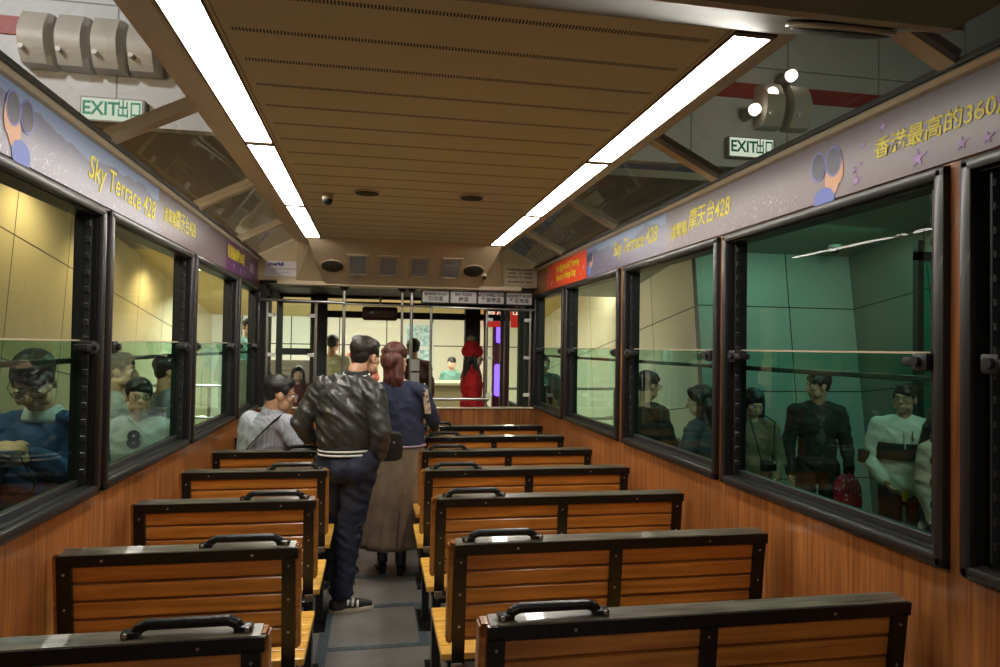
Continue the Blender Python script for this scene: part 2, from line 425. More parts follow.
# far bulkhead ------------------------------------------------------------
ZS = 2.09
def slope_bulk(nm, y0, y1, yend, sgn, mat):
    """sloped panel from ceiling (y0,ZC) to soffit (y1,ZS)"""
    b = B()
    b.hexa([(-.745, y0, ZC-.002), (.745, y0, ZC-.002), (.745, y0, ZC+.05), (-.745, y0, ZC+.05)],
           [(-.64, y1, ZS), (.64, y1, ZS), (.745, y1+sgn*.01, ZC+.05), (-.745, y1+sgn*.01, ZC+.05)])
    return b
b = slope_bulk('', YB, 5.90, 6.15, 1, None)
# side cheeks + corner panels + soffit
for s in (-1, 1):
    b.hexa([(s*.745, YB+.3, ZC+.05), (s*.745, YB+.3, ZC), (s*.70, 5.6, 2.235), (s*.70, 5.6, ZC+.05)],
           [(s*.90, 6.05, 2.48), (s*.90, 6.05, 2.14), (s*.64, 5.90, ZS), (s*.64, 5.9, ZC+.05)])
    pl = [(s*.62, ZS), (s*.90, ZS), (s*1.03, ZS+.0), (s*1.06, ZS+.045), (s*1.21, ZS+.045), (s*1.21, 2.335), (s*.9, 2.485), (s*.62, 2.485)]
    b.prism(pl, 'y', 6.05, 6.15)
b.prism([(5.88, ZS), (6.15, ZS-.0), (6.15, ZS+.03), (5.88, ZS+.03)], 'x', -1.03, 1.03)
struct(b.obj('wall_far_bulkhead', M['beige']))
sl = V((0, .63, -.30)).normalized(); sn = V((0, -.30, -.63)).normalized()   # along slope, outward normal
def onslope(x, t): return V((x, YB+.63*t, ZC-.30*t))
def slope_frame(x, t): return frame(onslope(x, t), (1,0,0), -sl)
vent_lab = ['leftmost', 'second from the left', 'third from the left', 'rightmost']
for i, x in enumerate((-.375, -.135, .115, .375)):
    F4 = slope_frame(x, .52); p = F4.translation
    t = thing('air_vent', 'beige louvred air vent on the sloping far panel, %s of the four' % vent_lab[i], 'air vent', p, 'air vents above the far end')
    b = B()
    for q in ((-.085,-.06,-.16,.16), (.06,.085,-.16,.16), (-.06,.06,-.16,-.13), (-.06,.06,.13,.16)):
        b.box(q[0], q[1], q[2], q[3], 0, .012, .003, F4)
    b.obj('vent_frame', M['beige_metal'], t)
    b = B(); b.box(-.06, .06, -.13, .13, .0005, .002, 0, F4); b.obj('vent_backing', M['dark'], t)
    b = B()
    for j in range(12): b.box(-.058, .058, -.125+.0213*j, -.125+.0213*j+.010, .002, .010, 0, F4)
    b.obj('louvre', M['grey'], t)
def disc_speaker(label, F4, r, mat=M['dark']):
    t = thing('ceiling_speaker', label, 'speaker', F4.translation, 'round loudspeakers')
    b = B(); b.loft([[F4 @ V((rr*math.cos(a), rr*math.sin(a), h)) for a in [2*PI*q/32 for q in range(32)]] for rr, h in ((r, 0), (r, .006), (r*.93, .012), (r*.5, .017), (r*.1, .018))])
    b.obj('grille', plain('grille', (.03,.024,.018), .6, bump=.6, bscale=400), t, True)
    b = B(); n = 32
    b.loft([[F4 @ V((rr*math.cos(a), rr*math.sin(a), h)) for a in [2*PI*q/n for q in range(n)]] for rr, h in ((r*1.0, .0), (r*1.07, .0), (r*1.06, .007), (r*1.0, .009))], closed=True)
    b.obj('rim', M['beige_metal'], t, True)
disc_speaker('round dark loudspeaker on the far sloping panel, left of the vents', slope_frame(-.575, .55), .085)
disc_speaker('round dark loudspeaker on the far sloping panel, right of the vents', slope_frame(.565, .55), .085)
disc_speaker('round dark loudspeaker in the slotted ceiling, left of the pair', frame((-.285, 3.62, ZC), (1,0,0), (0,-1,0)), .062)
disc_speaker('round dark loudspeaker in the slotted ceiling, right of the pair', frame((.262, 3.60, ZC), (1,0,0), (0,-1,0)), .062)
def dome_cam(label, p, r=.026, base=M['beige_metal'], dn=V((0,0,-1))):
    t = thing('dome_camera', label, 'camera', p)
    p = V(p)
    B().cyl(p, p+dn*.03, r*1.2, r*1.1, 24).obj('camera_base', base, t, 'auto')
    B().ell(p+dn*.035, (r, r, r), n=24).obj('camera_dome', M['black'], t, True)
dome_cam('small dark camera hanging from the slotted ceiling near the left strip light', (-.49, 3.72, ZC))
dome_cam('small round camera on the far panel beside the passenger capacity notice', onslope(.66, .62), .018, dn=sn)

# sticker left + capacity plate right
t = thing('maker_sticker', 'white rectangular maker sticker with blue and grey lettering on the far left corner panel', 'sticker', (-1.02, 6.045, 2.23))
B().box(-1.155, -.90, 6.040, 6.0495, 2.165, 2.295, .002).obj('sticker_sheet', plain('sticker', (.7,.68,.72), .4), t)
blue = plain('print_blue', (.02,.03,.25), .5); gt = plain('print_grey', (.25,.2,.22), .5)
text('overfull', .040, blue, frame((-1.125, 6.039, 2.268), (1,0,0), (0,0,1)), 'lettering', t, align='LEFT', bold=.002)
text('transportsystems', .030, gt, frame((-1.095, 6.039, 2.232), (1,0,0), (0,0,1)), 'lettering', t, align='LEFT')
text('on track', .018, gt, frame((-1.02, 6.039, 2.200), (1,0,0), (0,0,1)), 'lettering', t, align='LEFT')
t = thing('capacity_notice', 'beige passenger capacity notice plate on the far right corner panel', 'notice', (1.0, 6.045, 2.22))
B().box(.915, 1.185, 6.036, 6.0495, 2.150, 2.315, .002).obj('notice_plate', plain('noticeplate', (.60,.52,.36), .4), t)
bt = plain('print_brown', (.10,.07,.04), .5)
for i, (s_, z, sz) in enumerate((('PASSENGER CAPACITY', 2.292, .024), ('SEATED', 2.258, .019), ('95', 2.258, .019), ('SITTING', 2.258, .019), ('STANDING', 2.224, .019), ('25', 2.224, .019), ('PERSONS', 2.224, .019), ('MAX RATED LOAD  7200 KG', 2.182, .018))):
    text(s_, sz, bt, frame((1.05+(-.075, 0, .075)[(i-1) % 3]*(0 < i < 7), 6.0345, z), (1,0,0), (0,0,1)), 'lettering', t, bold=.001)

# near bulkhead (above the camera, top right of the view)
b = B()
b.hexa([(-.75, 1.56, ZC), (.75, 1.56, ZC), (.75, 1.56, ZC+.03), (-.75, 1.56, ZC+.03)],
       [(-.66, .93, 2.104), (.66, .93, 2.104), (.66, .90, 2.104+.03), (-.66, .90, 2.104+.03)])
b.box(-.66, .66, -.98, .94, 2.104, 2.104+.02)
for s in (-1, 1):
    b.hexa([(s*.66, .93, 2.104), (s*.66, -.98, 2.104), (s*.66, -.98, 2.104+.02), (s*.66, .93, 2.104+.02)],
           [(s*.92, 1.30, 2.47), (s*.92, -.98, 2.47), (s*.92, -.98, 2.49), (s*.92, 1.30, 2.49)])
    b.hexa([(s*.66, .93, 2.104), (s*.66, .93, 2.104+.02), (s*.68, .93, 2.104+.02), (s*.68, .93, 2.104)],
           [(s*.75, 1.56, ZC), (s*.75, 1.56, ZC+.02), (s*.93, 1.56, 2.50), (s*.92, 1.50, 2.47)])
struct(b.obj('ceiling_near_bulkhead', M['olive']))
struct(B().box(-.66, .66, .926, .945, 2.1035, 2.112, .002).obj('trim_7', M['beige_metal']))
nF = frame((.545, 1.135, 2.187), (1,0,0), V((0, -.63, -.30)))
nF = Matrix.Translation((0,0,0)) @ frame(V((.565, 1.07, 2.104+.286*(.14/.63)-.003)), (-1,0,0), V((0, .63, .30)))
disc_speaker('large dark oval looking loudspeaker on the near sloping panel at the top right', nF, .085)

# end wall behind the camera
b = B(); b.box(-W-.05, W+.05, -1.05, -1.0, 0, 2.5)
struct(b.obj('wall_rear', M['wood_wall']))
# saloon end half wall at far end
struct(B().box(-W, W, 6.10, 6.15, 0, 1.035).obj('wall_far', M['wood_wall']))
struct(B().box(-W, W, 6.085, 6.155, 1.035, 1.05, .004).obj('trim_8', M['beige_metal']))
# ------------------------------------------------------------------ banners
def banner_mat(name, segs):
    """printed night skyline; segs: list of (y_from, kind)"""
    m, nt, out = newmat(name)
    b = N(nt, 'ShaderNodeBsdfPrincipled'); b.inputs['Roughness'].default_value = .35
    tc = N(nt, 'ShaderNodeTexCoord'); s = N(nt, 'ShaderNodeSeparateXYZ'); nt.links.new(tc.outputs['Object'], s.inputs[0])
    def mth(op, a, bb=None):
        n = N(nt, 'ShaderNodeMath', operation=op)
        for i, q in enumerate((a, bb)):
            if q is None: continue
            if isinstance(q, (int, float)): n.inputs[i].default_value = q
            else: nt.links.new(q, n.inputs[i])
        return n.outputs[0]
    def ramp(src, els):
        r = N(nt, 'ShaderNodeValToRGB')
        while len(r.color_ramp.elements) < len(els): r.color_ramp.elements.new(.5)
        for e, (p, c) in zip(r.color_ramp.elements, els): e.position = p; e.color = c4(c)
        nt.links.new(src, r.inputs[0]); return r.outputs[0]
    def mix(f, a, bb):
        x = N(nt, 'ShaderNodeMix', data_type='RGBA')
        if isinstance(f, (int, float)): x.inputs[0].default_value = f
        else: nt.links.new(f, x.inputs[0])
        for i, q in ((6, a), (7, bb)):
            if isinstance(q, tuple): x.inputs[i].default_value = c4(q)
            else: nt.links.new(q, x.inputs[i])
        return x.outputs[2]
    zt = mth('MULTIPLY', mth('SUBTRACT', s.outputs['Z'], 2.08), 4.0)      # 0..1
    # ridge line of hills
    n1 = N(nt, 'ShaderNodeTexNoise', noise_dimensions='1D'); n1.inputs['Scale'].default_value = 2.2; n1.inputs['Detail'].default_value = 4
    nt.links.new(s.outputs['Y'], n1.inputs['W'])
    ridge = mth('ADD', .30, mth('MULTIPLY', n1.outputs[0], .65))
    below = mth('LESS_THAN', zt, ridge)
    sky = ramp(zt, [(0, (.26,.30,.46)), (1, (.13,.22,.40))])
    hill = ramp(zt, [(0, (.15,.13,.20)), (.8, (.07,.08,.17))])
    # towers / city lights
    v = N(nt, 'ShaderNodeTexNoise'); v.inputs['Scale'].default_value = 130; v.inputs['Detail'].default_value = 5
    mp = N(nt, 'ShaderNodeMapping'); mp.inputs['Scale'].default_value = (1, 1, .6); nt.links.new(tc.outputs['Object'], mp.inputs[0]); nt.links.new(mp.outputs[0], v.inputs['Vector'])
    lights = ramp(v.outputs[0], [(.60, (0,0,0)), (.72, (.40,.33,.33))])
    low = ramp(zt, [(.25, (1,1,1)), (.55, (0,0,0))])
    lit = N(nt, 'ShaderNodeMix', data_type='RGBA', blend_type='ADD'); lit.inputs[0].default_value = 1
    lm = N(nt, 'ShaderNodeMix', data_type='RGBA', blend_type='MULTIPLY'); lm.inputs[0].default_value = 1
    nt.links.new(lights, lm.inputs[6]); nt.links.new(low, lm.inputs[7])
    nt.links.new(hill, lit.inputs[6]); nt.links.new(lm.outputs[2], lit.inputs[7])
    day = mix(below, sky, lit.outputs[2])
    # mauve section
    mauve = ramp(zt, [(0, (.16,.112,.135)), (1, (.10,.075,.09))])
    lit2 = N(nt, 'ShaderNodeMix', data_type='RGBA', blend_type='ADD'); lit2.inputs[0].default_value = 1
    nt.links.new(mauve, lit2.inputs[6]); nt.links.new(lm.outputs[2], lit2.inputs[7])
    cols = {'day': day, 'mauve': lit2.outputs[2], 'plain': mauve, 'purple': (.09,.015,.10), 'red': (.75,.07,.02)}
    cur = cols[segs[0][1]]
    for y, kind in segs[1:]:
        cur = mix(mth('GREATER_THAN', s.outputs['Y'], y), cur, cols[kind])
    if isinstance(cur, tuple): b.inputs['Base Color'].default_value = c4(cur)
    else: nt.links.new(cur, b.inputs['Base Color'])
    nt.links.new(b.outputs[0], out.inputs[0]); return m
yellow = plain('print_yellow', (.72,.62,.03), .5)
lilac = plain('print_lilac', (.40,.24,.55), .5); pale = plain('print_pale', (.6,.5,.6), .5)
skinp = plain('print_skin', (.62,.33,.2), .5); bluep = plain('print_blueshirt', (.12,.16,.5), .5); blk = plain('print_black', (.03,.03,.06), .4); rimb = plain('print_rim', (.14,.13,.42), .4)
def PF(s, y, z, lift=.0012):
    x = s*(W-.006-lift)
    return frame((x, y, z), (0, 1, 0) if s < 0 else (0, -1, 0), (0,0,1))
def star(b, F4, r):
    pts = []
    for i in range(10):
        a = PI/2+i*PI/5; q = r if i % 2 == 0 else r*.36
        if i == 8: q *= 1.35
        pts.append(F4 @ V((q*math.cos(a), q*math.sin(a), 0)))
    v0 = [b.bm.verts.new(p) for p in pts]; n = (F4.to_3x3() @ V((0,0,1)))*.0008
    v1 = [b.bm.verts.new(p+n) for p in pts]
    b.bm.faces.new(v0); b.bm.faces.new(v1[::-1])
    for i in range(10): b.bm.faces.new((v0[i], v0[(i+1) % 10], v1[(i+1) % 10], v1[i]))
def flat_ell(b, F4, cx, cy, rx, ry, h0=0, h1=.0008, n=28, mi=0):
    b.mi = mi
    b.loft([[F4 @ V((cx+rx*math.cos(a), cy+ry*math.sin(a), h)) for a in [2*PI*q/n for q in range(n)]] for h in (h0, h1)])
def binocular_girl(t, s, y, z, k=1.0, flip=1):
    F4 = PF(s, y, z)
    b = B()
    flat_ell(b, F4, flip*.015*k, -.035*k, .030*k, .045*k, 0, .0006, mi=0)          # face
    flat_ell(b, F4, flip*-.02*k, -.085*k, .045*k, .035*k, 0, .0007, mi=1)           # blue sleeve
    flat_ell(b, F4, flip*.045*k, -.012*k, .018*k, .04*k, 0, .0008, mi=0)           # hands
    for cx in (-.045, .022):
        flat_ell(b, F4, flip*cx*k, .015*k, .034*k, .043*k, .0008, .0014, mi=3)
        flat_ell(b, F4, flip*cx*k, .015*k, .028*k, .037*k, .0014, .0018, mi=2)
    b.mi = 0
    b.obj('printed_figure', [skinp, bluep, blk, rimb], t)
# left banner
t = thing('advertising_banner', 'long printed advertising banner with city skyline and yellow lettering above the left windows', 'banner', (-W, 3.5, 2.08))
bl = B().box(-W, -W+.006, 0.2, 5.93, 2.082, 2.283).obj('banner_sheet', banner_mat('banner_left', [(0,'day'), (3.32,'mauve'), (4.75,'purple')]), t)
bl.data.transform(Matrix.Translation(wloc(t))); bl.location = -V(t.location)
binocular_girl(t, -1, 2.07, 2.20, 1.15, -1)
text('Sky Terrace 428', .118, yellow, PF(-1, 2.90, 2.178) @ Matrix.Rotation(-.03, 4, 'Z'), 'lettering', t, shear=.2, bold=.001, sx=.92)
text('凌霄閣', .075, yellow, PF(-1, 3.49, 2.185), 'lettering', t, bold=.0008, sx=.9)
text('摩天台428', .105, yellow, PF(-1, 3.77, 2.192), 'lettering', t, shear=.15, bold=.001, sx=.8)
text('香港最高的360度', .10, yellow, PF(-1, 5.10, 2.205), 'lettering', t, bold=.0008, sx=.8)
text('觀景台', .08, pale, PF(-1, 5.72, 2.185), 'lettering', t, bold=.0008, sx=.8)
for i, (y, z, r) in enumerate(((4.83,2.27,.02),(5.0,2.13,.025),(5.2,2.27,.018),(5.25,2.12,.028),(5.4,2.13,.02),(5.55,2.26,.022),(5.62,2.12,.025),(4.9,2.29,.015))):
    b = B(); star(b, PF(-1, y, z), r); b.obj('printed_star', lilac, t)
# right banner
t = thing('advertising_banner', 'long printed advertising banner ending in an orange red panel above the right windows', 'banner', (W, 3.5, 2.08))
br_ = B().box(W-.006, W, 0.2, 5.68, 2.082, 2.283).obj('banner_sheet', banner_mat('banner_right', [(0,'plain'), (2.15,'mauve'), (3.24,'day'), (4.56,'red')]), t)
br_.data.transform(Matrix.Translation(wloc(t))); br_.location = -V(t.location)
text('香港最高的360度', .062, yellow, PF(1, 1.775, 2.182) @ Matrix.Rotation(.0, 4, 'Z'), 'lettering', t, bold=.0008, sx=1.0, align='LEFT', shear=.1)
binocular_girl(t, 1, 1.98, 2.185, 1.15, 1)
text('凌霄閣', .075, yellow, PF(1, 3.09, 2.165), 'lettering', t, bold=.0008, sx=.8)
text('摩天台428', .105, yellow, PF(1, 2.80, 2.192), 'lettering', t, shear=.2, bold=.001, sx=.8)
text('Sky Terrace 428', .115, yellow, PF(1, 3.68, 2.195), 'lettering', t, shear=.2, bold=.001, sx=.86)
binocular_girl(t, 1, 4.47, 2.20, .9, 1)
text('The Highest 360° Viewing', .072, yellow, PF(1, 5.06, 2.225), 'lettering', t, shear=.3, bold=.0008, sx=.85)
text('Terrace in Hong Kong', .072, yellow, PF(1, 5.10, 2.155), 'lettering', t, shear=.3, bold=.0008, sx=.85)
for (y, z, r) in ((1.74,2.245,.016),(1.82,2.215,.011),(1.61,2.118,.027),(1.468,2.118,.018),(1.85,2.115,.017),(1.83,2.16,.008),(1.86,2.15,.012),(1.36,2.19,.02),(1.395,2.11,.016),(1.30,2.25,.02)):
    b = B(); star(b, PF(1, y, z), r); b.obj('printed_star', lilac, t)
for (y, z, r) in ((5.55,2.2,.035),(5.5,2.13,.03),(5.6,2.25,.02),(4.66,2.28,.015),(4.62,2.16,.02),(4.68,2.12,.012),(4.9,2.29,.012),(5.3,2.12,.015)):
    b = B(); star(b, PF(1, y, z), r); b.obj('printed_star', pale, t)

# ------------------------------------------------------------------ benches
def bench(label, X0, X1, aisle, y, mid, first):
    """X0<X1; aisle=+1 if aisle end is at X0 (right block), -1 if at X1 (left block). y = top of back"""
    root = thing('tram_bench', label, 'bench', ((X0+X1)/2, y, 0), 'slatted benches')
    sh = lambda z: y + .05*(.94-z)/.44       # near face of back at height z
    xa, xb = X0-root.location.x, X1-root.location.x
    def L(z, dy=0): return .05*(.94-z)/.44+dy-.06
    def slat(b, x0, x1, z0, z1, d0, d1):
        b.hexa([(x0, L(z0, d0), z0), (x1, L(z0, d0), z0), (x1, L(z1, d0), z1), (x0, L(z1, d0), z1)],
               [(x0, L(z0, d1), z0), (x1, L(z0, d1), z0), (x1, L(z1, d1), z1), (x0, L(z1, d1), z1)])
    # wooden core (slats)
    b = B(); n = 5; zt, zb = .928, .615; h = (zt-.025-zb)/n
    for i in range(n):
        z0 = zb+h*i+.004; z1 = zb+h*(i+1)-.004
        slat(b, xa+.03, xb-.03, z0, z1, .010, .030)
    bmesh.ops.bevel(b.bm, geom=list(b.bm.edges), offset=.003, segments=1, affect='EDGES')
    b.obj('back_slats', M['wood_seat'], root, keep=True)
    b = B(); slat(b, xa+.02, xb-.02, .60, .925, .024, .034); b.obj('back_board', M['wood_dark'], root, keep=True)
    b = B(); slat(b, xa, xb, .900, .939, .012, .070)
    for q in (xa, xb-.022): slat(b, q, q+.022, .595, .939, .012, .066)
    bmesh.ops.bevel(b.bm, geom=list(b.bm.edges), offset=.006, segments=2, affect='EDGES')
    b.obj('wood_edge', M['wood_seat'], root, 'auto', keep=True)
    # iron frame
    b = B(); slat(b, xa+.018, xb-.006, .903, .938, -.004, .013)
    for q in (xa+.018, xb-.056) + (((xa+xb)/2-.018,) if mid else ()):
        slat(b, q, q+.042, .53 if q != (xa+xb)/2-.018 else .6, .91, -.004, .012)
    b.obj('back_frame', M['iron'], root, keep=True)
    b = B(); b.hexa([(xa+.024, -.060, .934), (xb-.016, -.060, .934), (xb-.016, -.002, .934), (xa+.024, -.002, .934)], [(xa+.024, -.058, .940), (xb-.016, -.058, .940), (xb-.016, -.006, .947), (xa+.024, -.006, .947)]); b.obj('cap_strip', M['cap'], root, keep=True)
    # bolts
    for q in (xa+.039, xb-.035) + (((xa+xb)/2,) if mid else ()):
        for z in (.88, .77, .66):
            B().cyl((q, L(z)-.004, z), (q, L(z)-.0065, z), .0045, .0035, 8).obj('bolt', M['bolt'], root, keep=True)
    for q in (.2, .8):
        x = xa+(xb-xa)*q; B().cyl((x, L(.92)-.004, .920), (x, L(.92)-.0065, .920), .0045, .0035, 8).obj('bolt', M['bolt'], root, keep=True)
    # handle at the aisle end
    if aisle > 0: h0, h1 = xa+.072, xa+.295
    else: h1, h0 = xb-.062, xb-.285
    hd = B(); yh = -.030
    pts = [(h0+.002, yh, .948), (h0+.010, yh, .960), (h0+.026, yh, .967), (h1-.026, yh, .967), (h1-.010, yh, .960), (h1-.002, yh, .948)]
    hd.tube(pts, .0125, 14)
    hd.box(h0-.026, h0+.014, yh-.014, yh+.018, .942, .956, .004); hd.box(h1-.014, h1+.026, yh-.014, yh+.018, .942, .956, .004)
    ho = hd.obj('handle', M['iron'], root, 'auto', keep=True)
    for q in (h0-.016, h1+.016):
        B().cyl((q, yh-.013, .949), (q, yh-.017, .949), .006, .0055, 14).obj('handle_bolt', M['bolt'], ho, 'auto', keep=True)
    # seat slab
    b = B()
    xs0, xs1 = (xa-.005, xb) if aisle > 0 else (xa, xb+.005)
    for i in range(6): b.box(xs0, xs1, .10+.073*i, .10+.073*i+.068, .490, .515, .004)
    b.obj('seat', M['wood_slab'], root, keep=True)
    b = B(); b.box(xa+.02, xb-.02, .15, .56, .46, .488)
    b.obj('seat_frame', M['iron'], root, keep=True)
    for q in ((xa+.06, xb-.06)):
        b = B(); b.box(q-.02, q+.02, .30, .38, .012, .47, .004); b.box(q-.04, q+.04, .2, .5, .0, .014, .003)
        b.box(q-.02, q+.02, .04, .35, .46, .485, .004)
        b.obj('leg', M['iron'], root, keep=True)
    for q in (xa+.018, xb-.05):
        B().box(q+.002, q+.036, L(.54)-.006, L(.54)+.03, .505, .535, .003).obj('pivot_bracket', M['steel'], root, keep=True)
    return root
RY = [1.647, 2.312, 2.990, 3.663, 4.325, 4.990, 5.633]
LY = [1.668, 2.349, 3.028, 3.725, 4.385, 5.050]
ordn = ['nearest the camera', 'second from the camera', 'third from the camera', 'fourth from the camera', 'fifth from the camera', 'sixth from the camera', 'seventh, farthest from the camera']
pr = pl_ = None
for i, y in enumerate(RY):
    lab = 'slatted wooden bench in the right row, %s' % ordn[i]
    if pr is None: pr = bench(lab, .022, 1.172, 1, y, True, True); o = pr
    else:
        o = copy_tree(pr); o['label'] = lab
    k_ = (0,0,0,0,.03,.08,.10)[i]; o.scale.x = (1.150-k_)/1.150; o.location = (1.172-(1.150-k_)/2, y, 0); o.scale.y = .72 if i == 6 else 1
for i, y in enumerate(LY):
    lab = 'slatted wooden bench in the left row, %s' % (ordn[i] if i < 5 else 'beside the seated man in the striped shirt')
    if pl_ is None: pl_ = bench(lab, -1.186, -.455, -1, y, False, True); o = pl_
    else:
        o = copy_tree(pl_); o['label'] = lab
    o.location = ((-1.186-.455)/2, y, 0)
exec_people = True
# ------------------------------------------------------------------ far end: poles, rails, glass, signs
def pole(label, x, y=6.04, z1=ZS, z0=0.0, r=.014, flange=True):
    t = thing('grab_pole', label, 'pole', (x, y, z0), 'steel poles at the far end')
    B().cyl((x, y, z0+.004), (x, y, z1), r, n=16).obj('pole_tube', M['steel'], t, 'auto')
    if flange:
        B().cyl((x, y, z1-.03), (x, y, z1), .018, .045, 20).obj('ceiling_flange', M['rack'], t, 'auto')
        B().cyl((x, y, z0), (x, y, z0+.02), .04, .018, 20).obj('floor_flange', M['rack'], t, 'auto')
    return t
pole('steel pole at the far end, left of the standing man\'s head', -.495)
pole('thin steel pole at the far end, just behind the standing man\'s head', .0, r=.011)
pole('steel pole at the far end carrying the grey ticket reader', .082)
pole('thin steel pole at the far end left of the red hatted woman', .255, z1=1.97, r=.012)
t = thing('grab_rail', 'horizontal steel rail high across the left of the far end', 'rail', (-.8, 6.02, 1.965))
B().tube([(-1.19, 6.02, 1.965), (-.50, 6.02, 1.955)], .012).obj('rail_tube', M['steel'], t, 'auto')
t = thing('grab_rail', 'long horizontal steel rail under the white station name plates', 'rail', (.35, 6.02, 1.94))
B().tube([(-.50, 6.02, 1.945), (1.18, 6.02, 1.93)], .010).obj('rail_tube', M['steel'], t, 'auto')
t = thing('grab_rail', 'short low steel rail across the far end in front of the red hatted woman', 'rail', (.5, 6.07, 1.12))
B().tube([(.255, 6.07, 1.125), (.77, 6.07, 1.125)], .013).obj('rail_tube', M['steel'], t, 'auto')
B().ell((.77, 6.07, 1.125), (.018,.018,.018)).obj('end_knob', M['steel'], t, True)
# ticket reader
t = thing('card_reader', 'pale grey boxes fixed to the middle steel pole at the far end', 'reader', (.11, 6.0, 1.3))
B().box(.075, .155, 5.97, 6.02, 1.375, 1.475, .005).obj('reader_box', M['grey'], t)
B().box(.08, .155, 5.97, 6.02, 1.19, 1.36, .005).obj('reader_box', M['grey'], t)
# glass screens
def screen(label, x0, x1, y, posts):
    t = thing('glass_screen', label, 'glass screen', ((x0+x1)/2, y, 1.05), 'glass screens at the far end')
    B().box(x0, x1, y-.004, y+.004, 1.06, 1.93).obj('glass_pane', M['glass_clear'], t)
    for x in posts: B().cyl((x, y, 1.05), (x, y, 1.95), .013, n=14).obj('screen_post', M['steel'], t, 'auto')
    for x in (x0, x1):
        for z in (1.16, 1.50, 1.84):
            B().box(x-.03, x+.03, y-.013, y+.013, z-.016, z+.016, .004).obj('glass_clamp', M['white'], t)
screen('clear glass screen at the left of the far end above the half wall', -1.10, -.77, 6.12, (-1.14, -.735))
screen('clear glass screen at the right of the far end in front of the maroon door', .79, 1.14, 6.12, (.765, 1.17))
# name plates
t = thing('station_sign', 'dark board with four white station name plates hanging at the far end', 'sign', (.65, 5.97, 2.03))
b = B(); b.box(.16, 1.16, 5.975, 6.0, 1.965, 2.085, .006); b.obj('sign_board', M['dark'], t)
B().box(.60, .66, 5.98, 6.02, 2.07, 2.15, .006).obj('sign_bracket', plain('bracket', (.09,.07,.08), .4), t)
inkm = plain('sign_ink', (.05,.05,.06), .5)
for x, e, c in ((.285,'BARKER ROAD','白加道'), (.53,'MAY ROAD','梅道'), (.775,'MACDONNELL ROAD','麥當勞道'), (1.03,'KENNEDY ROAD','堅尼地道')):
    pb = B(); pb.box(x-.114, x+.114, 5.969, 5.976, 1.975, 2.076, .003)
    p = pb.obj('name_plate', plain('sign_white', (.62,.60,.60), .3), t)
    text(e, .034, inkm, frame((x, 5.9675, 2.048), (1,0,0), (0,0,1)), 'lettering', p, bold=.0012, sx=.74 if len(e) > 12 else .85)
    text(c, .044, inkm, frame((x, 5.9675, 2.006), (1,0,0), (0,0,1)), 'lettering', p, bold=.0008)

# ------------------------------------------------------------------ driver's cab
b = B()
YC = 7.5
b.box(-1.25, 1.25, YC, YC+.06, 2.09, 2.4); b.box(-1.25, 1.25, YC, YC+.06, 2.03, 2.06)
b.box(-.88, 1.25, YC-.02, YC+.06, 1.885, 1.955)
b.box(-1.25, -1.19, YC, YC+.06, 0, 2.1); b.box(1.19, 1.25, YC, YC+.06, 0, 2.1)
b.box(-.90, -.73, YC-.05, YC+.06, 0, 2.1); b.box(.745, .91, YC-.05, YC+.06, 0, 2.1)
b.box(-1.25, -.8, YC-.02, YC+.06, 1.48, 1.55)
b.box(-1.25, 1.25, YC, YC+.06, 0, .78)
struct(b.obj('wall_cab_front', M['dark']))
struct(B().box(-1.25, 1.25, 6.15, 7.56, 2.12, 2.16).obj('ceiling_cab', M['dark']))
for s in (-1, 1):
    b = B(); xa, xb = sorted((s*1.21, s*1.26))
    b.box(xa, xb, 6.15, 7.5, 0, 1.0); b.box(xa, xb, 6.15, 6.24, 1.0, 2.12); b.box(xa, xb, 6.8, 6.88, 1.0, 2.12); b.box(xa, xb, 6.15, 7.5, 2.04, 2.12)
    struct(b.obj('wall_cab_left' if s < 0 else 'wall_cab_right', M['dark']))
o = struct(B().box(-1.18, -.9, YC+.02, YC+.03, 1.55, 2.03).obj('window_50', M['glass_clear']))
o = struct(B().box(-.73, .745, YC+.02, YC+.03, .78, 2.03).obj('window_51', M['glass_clear']))
# pillars right behind the saloon end
struct(B().box(1.13, 1.21, 6.15, 6.22, 0, 2.1).obj('trim_51', M['dark']))
struct(B().box(-1.21, -1.16, 6.15, 6.22, 0, 2.1).obj('trim_52', M['dark']))
# maroon folding door
t = thing('folding_door', 'maroon framed folding door with glass at the right of the driver cab', 'door', (1.05, 7.2, 0))
for x0, x1 in ((.93, 1.145), (1.155, 1.40)):
    b = B(); y = 7.30 if x0 < 1 else 7.26
    b.box(x0, x0+.035, y, y+.03, 0.02, 2.04); b.box(x1-.035, x1, y, y+.03, 0.02, 2.04)
    b.box(x0, x1, y, y+.03, .02, .93); b.box(x0, x1, y, y+.03, 1.98, 2.04)
    d = b.obj('door_leaf', M['maroon'], t)
    B().box(x0+.03, x1-.03, y+.01, y+.016, .93, 1.98).obj('door_glass', M['glass_clear'], d)
# driver's mirror
t = thing('rear_view_mirror', 'brown rounded driver mirror hanging below the cab roof', 'mirror', (-.18, 7.3, 1.95))
b = B(); b.box(-.365, .005, 7.30, 7.36, 1.855, 2.0, .06, seg=5); b.obj('mirror_housing', plain('mirror_brown', (.10,.03,.012), .25, coat=.5), t, 'auto')
B().cyl((-.18, 7.33, 1.99), (-.18, 7.33, 2.115), .012).obj('mirror_arm', M['steel'], t, 'auto')

